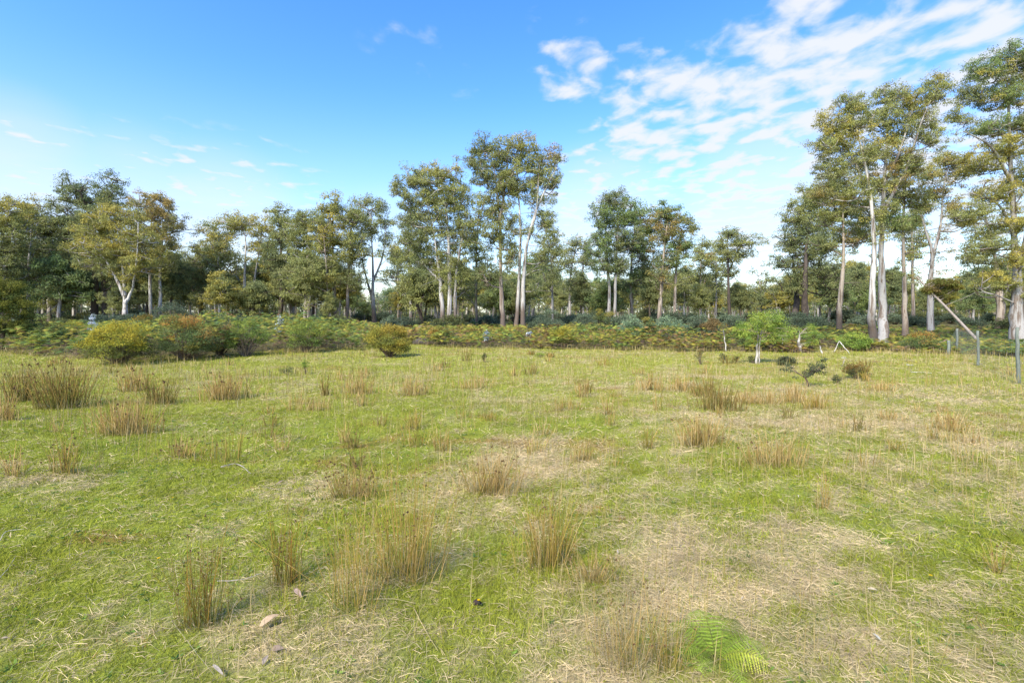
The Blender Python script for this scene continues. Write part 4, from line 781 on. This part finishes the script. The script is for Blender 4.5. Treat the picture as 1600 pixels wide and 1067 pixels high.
def rush(label, px, py, wpx, toppy, kind='mix', n=90, seed=0, heads=0, splay=.12, group='rush tussocks in the paddock', depth=.55, base_green=True):
    n = int(n*1.1)
    x, Y = gp(px, py); r = np.random.default_rng(seed+4000); w = wpx/F*Y; Y = Y+w*depth*.35; h = (py-toppy)/F*Y; s = Y/F
    o = np.array([x, Y, float(gh(x, Y))]); mb, hb = MB(), MB()
    a = r.uniform(0, 6.28, n); q = np.sqrt(r.random(n))*(.75+.5*vnoise(a*1.3, a*0+seed, 3)); sub = r.integers(0, 5, n); sa = r.uniform(0, 6.28, 5); bx = np.cos(a)*q*w*.34+np.cos(sa)[sub]*w*.16; by = (np.sin(a)*q*w*.34+np.sin(sa)[sub]*w*.16)*depth
    hh = h*(.45+.6*r.random(n)**.7)*(1-.25*q); z = gh(x+bx, Y+by)
    w0 = max(.0024, .72*s)*np.ones(n)*r.uniform(.75, 1.25, n)
    lean = np.stack([np.cos(a)*q*splay+r.normal(size=n)*np.where(r.random(n) < .15, .35, .09), np.sin(a)*q*splay+r.normal(size=n)*.09], 1)
    C = np.array(RP[kind])[r.integers(0, 4, n)]*r.uniform(.75, 1.25, (n, 1)); G = np.array([.11, .15, .035])
    splay = splay*.7; hh = h*(.52+.64*r.random(n))*(1-.15*q)*(.8+.28*vnoise(sub*1.7, sub*0+seed, 8)); stray = r.random(n) < .3; k_ = np.where(stray, r.uniform(1.1, 2.3, n), 1); bx = bx*k_; by = by*k_; hh = hh*np.where(stray, r.uniform(.4, .9, n), 1); z = gh(x+bx, Y+by); P0 = np.stack([x+bx, Y+by, z-.01], 1); seg = []
    for t in (0, .33, .66, 1.0): seg.append(P0+np.stack([lean[:, 0]*hh*t*(1+.5*t), lean[:, 1]*hh*t*(1+.5*t), hh*t], 1))
    th = r.uniform(0, 6.28, n); V = []; CC = []
    for k, sgm in enumerate(seg):
        ww = w0*(1, .95, .75, .3)[k]; cc = C if (k > 0 or not base_green) else C*.5+G*.5
        if k == 1: cc = C*.85+G*.15
        for j in range(3):
            an = th+j*2.094; V.append(sgm+np.stack([np.cos(an), np.sin(an), np.zeros(n)], 1)*(ww*.55)[:, None]); CC.append(cc)
    V = np.stack(V, 1); CC = np.stack(CC, 1); m = 12; b = np.arange(n)[:, None, None]*m
    Qs = [[k*3+j, k*3+(j+1) % 3, k*3+3+(j+1) % 3, k*3+3+j] for k in range(3) for j in range(3)]
    mb.add(V.reshape(-1, 3), (b+np.array(Qs)).reshape(-1, 4), None, CC.reshape(-1, 3))
    # leaf skirt round the base
    k = n//3; aa = r.uniform(0, 6.28, k); PB = np.stack([x+np.cos(aa)*w*.4*r.random(k), Y+np.sin(aa)*w*.4*depth*r.random(k), np.zeros(k)], 1); PB[:, 2] = gh(PB[:, 0], PB[:, 1])
    D = np.stack([np.cos(aa)*.8, np.sin(aa)*.8, r.uniform(.3, 1.5, k)], 1)
    leaves(mb, PB, D, h*r.uniform(.1, .32, k), w0[:k]*1.3, np.array([(.30, .25, .13), (.17, .19, .05), (.40, .33, .19)])[r.integers(0, 3, k)], r=r)
    e = empty('rush_tussock', o, label, 'rush', group); mb.build('stems', M_RUSH, e, o)
    if heads:
        sc = max(s, .0034)
        for i in r.choice(n, min(heads, n), replace=False):
            c = seg[3][i]*.82+seg[2][i]*.18 if r.random() < .7 else seg[3][i]
            ho = bpy.data.objects.new('seed_head', HEADS[int(r.integers(3))]); COL.objects.link(ho); ho.parent = e
            ho.location = [float(v) for v in (c-o)]; ho.rotation_euler = (float(r.normal()*.3), float(r.normal()*.3), float(r.uniform(0, 6))); ho.scale = [sc*float(r.uniform(.7, 1.2))]*3
    return e
R = rush
R('upright rush clump with rusty stems and black seed heads, nearest one at the lower left', 305, 992, 62, 822, 'green', 95, 1, 34, .05)
R('narrow grey-green rush clump right of the nearest lower-left one', 438, 925, 44, 790, 'green', 80, 2, 14, .05)
R('few loose rush stems in front of the narrow grey-green clump', 460, 1000, 26, 830, 'green', 9, 3, 3, .12)
R('largest rush clump with golden stems and brown seed heads in the foreground middle', 635, 925, 125, 712, 'mix', 170, 4, 60, .14)
R('open straggly rush clump growing against the left side of the largest foreground clump', 545, 975, 110, 770, 'mix', 70, 5, 18, .15)
R('greyish mid-foreground rush clump right of the largest foreground clump', 858, 905, 95, 768, 'mix', 150, 6, 34, .14)
R('low brown-headed rush patch behind the largest foreground clump', 535, 785, 95, 722, 'tan', 130, 7, 60, .2)
R('tan rush tussock with a green heart, behind and right of the largest foreground clump', 768, 775, 80, 695, 'tan', 170, 8, 22, .25)
R('dry brown rush clump at the bottom edge left of the green fern', 985, 1066, 120, 915, 'tan', 85, 9, 22, .2)
R('thin golden rush stems touching the left side of the green fern', 1040, 1062, 55, 925, 'mix', 36, 10, 10, .25)
R('flattened brown rush tuft between the greyish clump and the fern', 925, 925, 60, 860, 'tan', 70, 11, 6, .35)
R('dense tan rush tussock with a green foot on the left middle of the paddock', 182, 682, 92, 618, 'tan', 230, 12, 20, .12)
R('tallest dark rush tussock near the left edge', 82, 638, 84, 556, 'dark', 260, 13, 30, .2)
R('dark rush tussock between the left edge and the tallest one', 22, 628, 46, 562, 'dark', 120, 14, 14, .16)
R('tan rush tussock cut by the left edge of the view', 4, 658, 34, 604, 'tan', 80, 15, 6, .2)
R('brown rush tussock in front of the fallen branches on the left', 196, 612, 56, 572, 'tan', 110, 16, 8, .16)
R('brown rush tussock with dark green foot right of the one by the fallen branches', 238, 630, 50, 580, 'dark', 120, 17, 8, .16)
R('broad brown rush tussock below the left bracken', 345, 624, 72, 572, 'tan', 170, 18, 10, .16)
R('sparse upright rush group in the left middle of the turf', 345, 722, 90, 655, 'mix', 42, 19, 8, .1)
R('small tan rush clump left of the sparse upright group', 278, 712, 40, 672, 'tan', 60, 20, 10, .2)
R('two-part thin rush clump on the left turf above the dry patch', 92, 742, 44, 665, 'mix', 60, 21, 8, .12)
R('sparse rush clump at the far left edge beside the thin two-part clump', 14, 752, 36, 698, 'tan', 36, 22, 4, .2)
R('narrow dark rush clump in the paddock below the round golden bush, left of two', 505, 619, 18, 583, 'dark', 46, 23)
R('wide tan rush clump just right of the narrow dark one', 556, 618, 62, 585, 'tan', 110, 24)
R('tan rush clump below the right side of the round golden bush', 640, 621, 44, 584, 'tan', 90, 25)
R('small upright green rush clump in the centre-left turf', 645, 669, 32, 630, 'mix', 44, 26)
R('low tan rush clump below the left bracken end', 487, 644, 56, 620, 'tan', 60, 27)
R('pale rush clump in the turf left of centre', 738, 609, 62, 580, 'tan', 70, 28)
R('tiny green rush tuft at the centre of the turf', 766, 658, 16, 638, 'mix', 22, 29)
R('small brown rush tuft right of centre', 918, 617, 15, 595, 'dark', 28, 30)
R('pair of thin brown rush tufts right of centre, nearer row', 886, 642, 46, 616, 'mix', 34, 31)
R('leftmost tussock of the long brown rush row on the right', 1022, 612, 50, 583, 'tan', 90, 32)
R('second tussock from the left in the long brown rush row', 1068, 612, 44, 585, 'tan', 80, 33)
R('third, tall tussock of the long brown rush row', 1105, 618, 46, 585, 'dark', 110, 34)
R('nearest and greenest tussock of the long brown rush row', 1127, 643, 56, 594, 'dark', 150, 35)
R('middle-right tussock of the long brown rush row', 1168, 630, 46, 600, 'tan', 100, 36)
R('loose tan tussock right of the middle of the rush row', 1208, 630, 44, 600, 'tan', 80, 37)
R('second last tussock of the long brown rush row', 1245, 628, 40, 592, 'tan', 90, 38)
R('rightmost tussock of the long brown rush row, with a green foot', 1276, 638, 42, 604, 'mix', 90, 39)
R('bushy straw-coloured tussock in the right middle of the paddock', 1100, 705, 78, 650, 'tan', 190, 40, 8, .28)
R('thin brown rush clump left of the bushy straw-coloured tussock', 1016, 702, 20, 650, 'mix', 30, 41)
R('wide loose tussock right of the bushy straw-coloured tussock', 1215, 738, 96, 678, 'tan', 150, 42, 10, .22)
R('tan tussock at the right in front of the wire fence', 1487, 672, 56, 634, 'tan', 110, 43, 4, .14)
R('single narrow brown rush spike clump on the right foreground turf', 1290, 797, 16, 728, 'mix', 26, 44, 6, .08)
R('low grey-brown tussock right of the brown-tipped shrub', 1378, 610, 60, 590, 'tan', 80, 45)
R('low brown tussock below the brown-tipped shrub', 1395, 655, 46, 635, 'tan', 50, 46)
R('sparse brown rush at the right foreground', 1565, 900, 30, 840, 'mix', 30, 47, 6, .15)
# small scattered tufts nothing tells apart
LAND_G = [(305,'the nearest lower-left rush clump',2.7),(608,'the round golden bush',19.8),(188,'the yellow bush',17.1),(182,'the dense tan left tussock',7),(82,'the tallest dark tussock',9.1),(345,'the broad brown tussock',10),
 (505,'the narrow dark rush clump',10.4),(640,'the tan clump below the bush',10.3),(738,'the pale left-centre clump',11.3),(918,'the small brown centre-right tuft',10.6),(1068,'the long rush row left end',11),(1276,'the rush row right end',9.1),
 (1100,'the bushy straw-coloured tussock',6.3),(1215,'the wide loose tussock',5.5),(1487,'the tussock before the fence',7.4),(1263,'the crooked little tree',12),(1337,'the brown-tipped shrub',13.3),(1592,'the nearest fence post',12.5),
 (1182,'the bright green young tree',17),(645,'the small upright green clump',7.6),(345,'the sparse upright rush group',5.8),(768,'the green-hearted tan tussock',4.8),(635,'the largest rush clump',3.1),(858,'the greyish rush clump',3.3),(1290,'the single rush spike clump',4.4),(1118,'the green fern',2.4),(748,'the flower on the dark clod',2.9),(535,'the brown-headed rush patch',4.6)]
items = []; r9 = np.random.default_rng(99); cnt = 0
while cnt < 70:
    py = 565+r9.random()**1.6*170; px = r9.uniform(20, 1590); x, Y = gp(px, py)
    if Y > front_edge(x, Y)-1.2: continue
    if fbm(np.array([x/3.]), np.array([Y/3.]), 14)[0] < .42: continue
    w = r9.uniform(12, 34)*(1+(py-565)/170*.5); hh = r9.uniform(11, 22)*(1+(py-565)/120)
    e = rush('small tuft', px, py, w, py-hh, ['tan', 'mix', 'tan', 'dark'][cnt % 4], int(r9.integers(12, 34)), 500+cnt, 0, .18, 'small scattered rush tufts'); items.append((e, px, Y*3, ['pale straw rush tuft', 'mixed brown rush tuft', 'pale straw rush tuft', 'dark brown rush tuft'][cnt % 4])); cnt += 1
place_labels(items, [(a, b, c*3) for a, b, c in LAND_G], (24, 42), (', nearer turf', ', mid paddock', ', far turf'))
def tuft_green(label, px, py, w, t, seed):
    R(label, px, py, w, t, 'green', 60, seed, 0, .45)
tuft_green('small bright green tuft in front of the centre bracken, right of two', 860, 558, 14, 548, 700)
tuft_green('small yellow-green tuft in front of the centre bracken, left of two', 830, 555, 12, 546, 701)

# ------------------------------------------------------------------ foreground fern
def fern():
    x, Y = gp(1118, 1050); o = np.array([x, Y, float(gh(x, Y))]); e = empty('green_fern', o, 'bright green feathery fern at the bottom of the view', 'fern')
    r = np.random.default_rng(6)
    specs = [(2.45, .34, 1.3), (.75, .36, 1.25), (1.6, .36, 1.45), (.05, .34, 1.1), (-.55, .32, 1.1), (3.3, .26, 1.15), (-1.35, .26, .95), (-2.4, .22, 1.0), (1.1, .26, 1.3), (2.0, .26, 1.2), (.4, .24, 1.3), (2.9, .22, 1.2), (-.2, .22, .9)]
    for fi, (az, L, rise) in enumerate(specs):
        L *= .9; rise -= .05; mb = MB(); n = 21; t = np.linspace(0, 1, n); el = rise*(1-t**1.3)-.65*t**1.5; h = np.array([math.cos(az), math.sin(az)])
        stp = L/n; dx = np.cumsum(np.cos(el))*stp; dz = np.cumsum(np.sin(el))*stp
        S = o+np.stack([h[0]*dx, h[1]*dx, dz+.01], 1); tube(mb, S, np.linspace(.0022, .0006, n), 4, (.20, .22, .05))
        side = np.array([-h[1], h[0], 0]); yel = 1 if fi == 4 else 0; fb = r.uniform(.6, 1.35)
        for k in range(3, n-1):
            fw = unit(S[min(k+1, n-1)]-S[k-1]); pl = L*.34*(math.sin(math.pi*min(1, (1-t[k])**.8*.62+.05))+.05)
            for sg in (-1, 1):
                pd = unit(sg*side+fw*.35+np.array([0, 0, -.18+r.normal()*.05])); m = max(5, int(pl/.006)); u = np.linspace(.05, 1, m)
                B = S[k]+pd*pl*u[:, None]-np.array([0, 0, 1])*(u[:, None]**2)*pl*.18
                pw = min(pl*.2, L/n*.47)*(1-u*.6); up = unit(np.cross(pd, fw)); q = unit(np.cross(up, pd))
                c = np.array([(.21, .29, .035), (.36, .37, .045)][yel])*fb*r.uniform(.75, 1.2)*(1+.35*t[k]); hw = pl/m*.42  # lighter toward the frond tip: a lighting gradient put into the colour
                for s2 in (-1, 1):
                    tip = B+s2*q*pw[:, None]+pd*pw[:, None]*.35+r.normal(size=B.shape)*.0006
                    V = np.stack([B-pd*hw, tip, B+pd*hw], 1).reshape(-1, 3); mb.add(V, None, np.arange(3*m).reshape(m, 3), c)
        mb.build('frond', M_SHRUB, e, o)
fern()

# ------------------------------------------------------------------ litter, sticks, flowers
def leaf_obj(name, label, px, py, lpx, wpx, ang, col, cat='leaf', lift=.03, curl=.25, group=None):
    x, Y = gp(px, py); s = Y/F; L = lpx*s; W = wpx*s; n = 11; o = np.array([x, Y, float(gh(x, Y))+lift]); mb = MB()
    t = np.linspace(0, 1, n); wd = W*.5*np.sin(np.pi*t**.8)**.8*(1-.25*t)+.0004
    V = []
    for k in range(n):
        for j in (-1, -.5, 0, .5, 1):
            V.append([(t[k]-.5)*L, j*wd[k], abs(j)**1.5*wd[k]*curl*2+math.sin(t[k]*3)*L*.10])
    V = np.array(V); ca, sa = math.cos(ang), math.sin(ang); V[:, :2] = V[:, :2]@np.array([[ca, sa], [-sa, ca]]); V = V@np.array([[1, 0, 0], [0, .9, .42], [0, -.42, .9]])
    i = np.arange(n-1)[:, None]*5; j = np.arange(4)[None]; Q = np.stack([i+j, i+j+1, i+5+j+1, i+5+j], -1).reshape(-1, 4)
    mb.add(V+o, Q, None, col); ob = mb.build(name, M_WOODLEAF, None, o, True); ob.location = o
    sm_ = ob.modifiers.new('thick', 'SOLIDIFY'); sm_.thickness = .0012
    return tag(ob, label, cat, group)
M_WOODLEAF = leafy('dead_leaf', .15, .8, .03, .2, 60)
leaf_obj('fallen_leaf', 'pink-tan fallen gum leaf lying at the lower left of the largest rush clump', 421, 988, 29, 12, .75, (.44, .32, .20), lift=.045)
leaf_obj('fallen_leaf', 'crumpled purple-grey fallen leaf below the pink-tan leaf', 434, 1026, 22, 10, .1, (.24, .18, .13), lift=.02)
leaf_obj('fallen_leaf', 'small pale grey leaf at the bottom left of the crumpled one', 415, 1041, 15, 8, 1.4, (.28, .23, .18), lift=.02)
leaf_obj('fallen_leaf', 'brown curled leaf above and right of the pink-tan leaf', 466, 944, 22, 8, -.7, (.36, .26, .20), lift=.035)
leaf_obj('bark_strip', 'white curled strip of bark at the bottom edge', 342, 1058, 34, 5, -.55, (.32, .28, .23), 'bark', lift=.03)
leaf_obj('fallen_leaf', 'small white leaf standing up in the straw right of the fern', 1370, 1010, 13, 4, 2.0, (.34, .33, .28), lift=.03)
leaf_obj('fallen_leaf', 'narrow cream leaf on the right foreground turf', 1363, 934, 14, 4, -.2, (.45, .38, .26), lift=.03)
items = []
for i, (px, py, l, a, c) in enumerate([(965,875,12,1.5,(.6,.58,.55)),(1247,782,8,1.3,(.7,.68,.64)),(1055,824,9,.9,(.6,.55,.5)),(86,755,10,1.6,(.6,.56,.5)),(438,753,18,.9,(.4,.34,.3)),(440,692,14,.2,(.4,.35,.3)),
        (696,758,7,1.4,(.75,.72,.7)),(500,834,14,0,(.55,.5,.42)),(704,876,9,0,(.65,.66,.62)),(135,788,7,0,(.6,.58,.55)),(255,788,6,0,(.6,.58,.55)),(1475,883,9,.3,(.5,.42,.38)),(1160,952,10,.6,(.6,.55,.5)),
        (8,1000,14,.2,(.5,.44,.4)),(320,665,10,.3,(.55,.5,.42)),(1112,882,8,.4,(.6,.5,.45)),(1280,905,9,.1,(.45,.4,.35)),(1530,760,8,1.,(.3,.25,.2)),(610,845,10,.6,(.5,.45,.4)),(60,700,8,.2,(.5,.45,.4))]):
    lo = leaf_obj('fallen_leaf', 'small scrap of dry leaf or bark lying in the turf', px, py, l*.75, l*.2, a, (c[0]*.62, c[1]*.56, c[2]*.46), 'leaf', .03, group='scraps of leaf and bark in the turf'); items.append((lo, px, gp(px, py)[1]*12, 'pale dry leaf scrap'))
place_labels(items, [(a, b, c*12) for a, b, c in LAND_G], (40, 60), (', on near turf', ', on middle turf', ', farther out'))
def stick(name, label, pts, rad, col=(.5, .44, .36), cat='stick', Y=None, group=None, lift=.02, sides=6):
    P = []
    for p in pts:
        if len(p) == 2: x, y = gp(*p); P.append([x, y, float(gh(x, y))+lift])
        else: P.append(list(wp(*p)))
    P = spline(np.array(P), 4); r = np.random.default_rng(int(abs(pts[0][0]))); P[1:-1] += r.normal(size=(len(P)-2, 3))*rad*.4
    mb = MB(); tube(mb, P, np.linspace(rad, rad*.5, len(P)), sides, col, True); o = P[0].copy(); ob = mb.build(name, M_WOOD, None, o, True); ob.location = o
    return tag(ob, label, cat, group)
stick('fallen_twig', 'grey twig lying right of the nearest lower-left rush clump', [(340,912),(375,913),(410,905)], .003, (.40, .36, .32))
stick('fallen_twig', 'long straw-coloured twig lying in front of the nearest lower-left rush clump', [(268,978),(300,1020),(335,1062)], .0013, (.36, .30, .2))
stick('fallen_twig', 'thin twig at the left edge of the foreground turf', [(0,905),(14,890),(24,876)], .0025)
stick('fallen_twig', 'curved thin twig near the left edge above the foreground one', [(0,853),(10,838),(38,834)], .003)
stick('fallen_twig', 'bent pale stalk lying below the largest rush clump', [(575,950),(615,948),(650,952)], .0022, (.5, .42, .2))
stick('fallen_twig', 'yellow stalk slanting down right of the largest rush clump', [(645,957),(665,995),(684,1026)], .0022, (.52, .42, .18))
stick('fallen_twig', 'grey branched twig cluster lying on the left turf', [(345,728),(370,724),(392,738)], .006, (.42, .37, .32))
# fallen branches on the left
LG = 'fallen branches left of the yellow bush'
stick('fallen_branch', 'pale fallen branch lying left of the yellow bush foot', [(112,582,17.0),(135,577,17.2),(150,575,17)], .035, (.55, .50, .44), 'branch', group=LG)
stick('fallen_branch', 'long thin pale branch lying under the yellow bush', [(150,572,17.5),(200,573,17.6),(240,571,17.5),(276,569,17.6)], .024, (.55, .50, .44), 'branch', group=LG)
stick('fallen_branch', 'short branch propped up at the left end of the long thin one', [(146,566,17.6),(160,573,17.3)], .016, (.50, .44, .38), 'branch', group=LG)
stick('fallen_branch', 'grey log end at the left edge of the view', [(-20,575,17),(0,578,16.8),(14,576,16.6)], .05, (.34, .30, .27), 'branch', group=LG)
stick('fallen_branch', 'short upright pale stub under the right side of the yellow bush', [(236,569,17.3),(232,572,17.3)], .03, (.6, .55, .48), 'branch', group=LG)
# small dead stakes and broken stems on the right
SG = 'broken white stems below the great gums'
def dead(label, pts, rad, col=(.60, .56, .50)): stick('fallen_stick', label, pts, rad, col, 'stem', group=SG)
dead('short white broken stem standing right of the light green young tree', [(1285,553,21),(1283,546,21),(1281,541,21)], .035)
dead('white stem leaning down to the right below the ferny bush', [(1311,533,21.5),(1320,543,21.3),(1329,555,21)], .02)
dead('thin stem leaning left against the slanting white stem', [(1303,550,21.5),(1311,533,21.5)], .018)
dead('little forked stake left of the brown-tipped shrub', [(1315,574,16.2),(1319,563,16.2),(1319,559,16.2)], .014, (.42, .36, .30))
dead('cross piece laid on the little forked stake', [(1315,559,16.2),(1323,559,16.2)], .014, (.6, .58, .54))
dead('pale stump sliver at the foot of the great white trunk', [(1360,547,23.5),(1356,534,23.8)], .04, (.5, .45, .4))
dead('white branch lying flat in front of the slim orange-streaked gum', [(1349,556,22),(1355,553,22.5),(1352,551,22.5)], .022)
dead('long thin pale branch lying on the turf left of the fence', [(1424,582),(1440,583),(1456,584)], .012)
dead('grey flat slab lying in the turf below the slim orange-streaked gum', [(1417,570),(1428,570)], .03, (.5, .48, .44))
# pile of broken branches on the centre-left
for i, (a, b) in enumerate([((650,535,29),(672,533,29)), ((655,531,30),(662,529,30)), ((645,537,28.3),(668,537,28.5)), ((765,532,30),(772,526,30))]):
    stick('fallen_branch', ['grey branch topmost in the brush pile right of the golden bush', 'short grey branch end at the back of the brush pile', 'grey branch lying along the front of the brush pile', 'pale branch sticking up in the centre bracken'][i],
          [a, ((a[0]+b[0])/2, (a[1]+b[1])/2-1.5, a[2]), b], .08, (.42, .38, .35), 'branch', group='grey broken branches')
shrub('brush_pile', 'grey pile of dead twigs right of the round golden bush', 660, 538, 40, 530, [(.40, .36, .32), (.30, .26, .23), (.22, .18, .15)], 131, cat='brush pile', n=22, leafk=70, ll=.14, aspect=.12, flat=.6)
# flowers
def flower(label, px, py, size, group, h=.04, dark=False):
    x, Y = gp(px, py); o = np.array([x, Y, float(gh(x, Y))]); e = empty('yellow_flower', o, label, 'flower', group)
    mb = MB(); top = o+[0, 0, h]; tube(mb, [o, o+[.002, 0, h*.5], top], [.0012, .001, .001], 5, (.12, .2, .04)); mb.build('stem', M_RUSH, e, o)
    pb = MB(); n = 16
    for ring, (rr, zz) in enumerate([(1, 0), (.7, .25), (.4, .4)]):
        for k in range(n):
            a = k*6.283/n+ring*.2; d = np.array([math.cos(a), math.sin(a)*.92, .0]); s = np.array([-math.sin(a), math.cos(a), 0])
            c = top+np.array([0, -.3*size*zz, zz*size*.4]); V = np.array([c, c+d*size*rr*.6+s*size*.14, c+d*size*rr+[0, 0, size*.1], c+d*size*rr*.6-s*size*.14]); pb.add(V, [[0, 1, 2, 3]], None, (.85, .58, .01))
    pb.build('petals', M_SHRUB, e, o)
    return e
FG = 'yellow flowers in the turf'
flower('yellow flower left of the nearest lower-left rush clump', 248, 877, .013, FG)
flower('tiny yellow flower just below the flower left of the nearest clump', 242, 895, .006, FG)
flower('yellow flower resting on a dark clod right of the largest rush clump', 748, 957, .012, FG, .055)
flower('yellow flower on the right foreground turf', 1454, 908, .012, FG)
flower('small yellow flower on the turf above the nearest lower-left clump', 270, 777, .010, FG)
flower('small yellow flower in the centre turf behind the brown-headed rush patch', 588, 690, .012, FG)
flower('small yellow flower in the right middle turf', 1155, 770, .012, FG)
def clod():
    x, Y = gp(745, 958); Y += .02; r = np.random.default_rng(2); z = float(gh(x, Y)); mb = MB(); n, m = 14, 9
    th = np.linspace(0, 2*np.pi, n, endpoint=False); ph = np.linspace(.1, np.pi-.1, m); V = np.array([[math.cos(t)*math.sin(p), math.sin(t)*math.sin(p), math.cos(p)] for p in ph for t in th])
    V *= (1+r.normal(size=(len(V), 1))*.16); o = np.array([x, Y, z+.03]); V = V*[.022, .018, .016]+o
    i = np.arange(m-1)[:, None]*n; j = np.arange(n)[None]; Q = np.stack([i+j, i+(j+1) % n, i+n+(j+1) % n, i+n+j], -1).reshape(-1, 4)
    mb.add(V, Q, None, (.05, .03, .03)); ob = mb.build('dark_clod', M_BARKD, None, o); ob.location = o; tag(ob, 'small dark clod under the yellow flower in the foreground', 'clod')
clod()

# ------------------------------------------------------------------ leaning broken gum and fence on the right
def leaning():
    Y = 24.5; tm, cm = MB(), MB(); r = np.random.default_rng(17); o = wp(1539, 545, Y); o[2] = float(gh(o[0], o[1]))
    pts = [(1539,544,24.5,5.4),(1519,523,24.7,5.0),(1498,501,24.9,4.5),(1477,479,25.1,4.0),(1460,462,25.3,3.4),(1446,447,25.5,2.8),(1432,432,25.7,2)]
    P = spline([wp(a, b, c) for a, b, c, _ in pts], 4); Rr = np.interp(np.linspace(0, 1, len(P)), np.linspace(0, 1, len(pts)), [p[3]*Y/F*.5 for p in pts])
    tube(tm, P, Rr*.9, 9, (.36, .30, .25), True)
    tube(tm, spline([wp(1475, 478, 25.3), wp(1490, 472, 25.2), wp(1510, 464, 25), wp(1524, 457, 25)], 4), np.linspace(.012, .006, 13), 6, (.36, .31, .26))
    tube(tm, spline([wp(1448, 450, 26), wp(1440, 443, 26), wp(1420, 441, 26)], 3), np.linspace(.03, .01, 7), 5, (.42, .36, .3))
    for cx, cy, rx, ry in [(1470,442,22,6),(1488,448,14,7),(1462,454,14,6),(1480,462,14,7),(1450,452,8,4)]:
        n = int(rx*ry/6)+4; d = unit(r.normal(size=(n, 3)))*(r.random((n, 1))**.5); pts3 = wp(cx, cy, 25.4)+d*np.array([rx, rx*.8, ry])*Y/F
        for p in pts3[::2]: q = P[int(np.argmin(np.linalg.norm(P-p, axis=1)))]; B = spline([q, (p+q)/2+r.normal(size=3)*.05, p], 3); tube(tm, B, np.linspace(.014, .005, len(B)), 4, (.3, .25, .2))
        crown_leaves(cm, pts3, r.uniform(.14, .26, n), np.array([(.25, .225, .04), (.17, .175, .04), (.2, .15, .05)])[r.integers(0, 3, n)], 150, .085, r)
    e = empty('leaning_gum', o, 'broken gum trunk leaning left with a golden leaf tuft, sawn end behind the fence', 'tree')
    t = tm.build('trunk', M_WOOD, e, o, True); cm.build('crown', M_LEAF, e, o)
leaning()
stick('sawn_log', 'short dark log end lying by the foot of the leaning gum', [(1533,541,23.9),(1540,541.5,23.9),(1548,541,23.9)], .09, (.10, .085, .08), 'log', sides=9)
stick('fallen_sapling', 'thin brown fallen sapling stem resting on the short fence stump', [(1430,556,23),(1450,545,22.8),(1470,536,22.6),(1481,531,22.5)], .045, (.24, .16, .11), 'branch')
def post(label, px, py, toppy, wpx, seed, Yo=None):
    x, Y = gp(px, py); s = Y/F; r = np.random.default_rng(seed); o = np.array([x, Y, float(gh(x, Y))]); h = (py-toppy)*s; mb = MB()
    n = 8; z = np.linspace(-.1, h, n); P = np.stack([o[0]+r.normal(size=n)*.006+np.linspace(0, r.normal()*.03, n), o[1]+r.normal(size=n)*.006, o[2]+z], 1)
    tube(mb, P, np.linspace(.85, .74, n)*wpx*s*.5*r.uniform(.95, 1.05, n), 9, np.array((.19, .205, .17))*(1+r.normal(size=(n, 1))*.06), True)
    ob = mb.build('fence_post', M_POST, None, o, True); ob.location = o; return tag(ob, label, 'fence post', 'fence posts'), o, h
M_POST = barky('post_wood', (.15, .17, .13), .5, 22, 2.5, .5)
posts = [post('short thick grey fence post stump, leftmost of the fence', 1482, 553, 531, 5.2, 1), post('slim grey fence post second from the left of the fence', 1495, 549, 513, 4.0, 2),
         post('greenish slim fence post third from the left, in front of the leaning gum', 1529, 572, 517, 4.2, 3), post('nearest and tallest grey-green fence post at the right edge', 1592, 597, 509, 6.0, 4)]
def wire_fence():
    mb = MB(); A = [(posts[2][1], 1.25), (posts[3][1], 1.15), (np.array([7.6+3.2, 8.6, 0]), 1.15)]
    A2 = [(posts[0][1], .6), (posts[1][1], 1.2), (posts[2][1], 1.25)]
    for seq in (A, A2):
        for (a, ha), (b, hb) in zip(seq[:-1], seq[1:]):
            L = np.linalg.norm(b-a); n = max(4, int(L/.16)); t = np.linspace(0, 1, n)[:, None]; base = a+(b-a)*t
            for hz in np.linspace(.08, 1, 9):
                P = base.copy(); P[:, 2] = gh(P[:, 0], P[:, 1])+(ha+(hb-ha)*t[:, 0])*hz*.92-.03*np.sin(np.pi*t[:, 0]); tube(mb, P, np.full(n, .0018), 3, (.30, .33, .31))
            for k in range(n):
                z0 = float(gh(base[k, 0], base[k, 1])); hh = (ha+(hb-ha)*t[k, 0])*.92; tube(mb, [base[k]*[1, 1, 0]+[0, 0, z0+.05], base[k]*[1, 1, 0]+[0, 0, z0+hh-.03*math.sin(math.pi*t[k, 0])]], [.0016, .0016], 3, (.30, .33, .31))
    o = posts[2][1]; ob = mb.build('wire_netting', plain('wire', (.20, .22, .20), .5, .1, 5, .3), None, o); ob.location = o
    tag(ob, 'thin wire netting strung between the grey-green fence posts at the right', 'wire fence')
wire_fence()
print('objects', len(bpy.data.objects), 'verts', sum(len(m.vertices) for m in bpy.data.meshes))
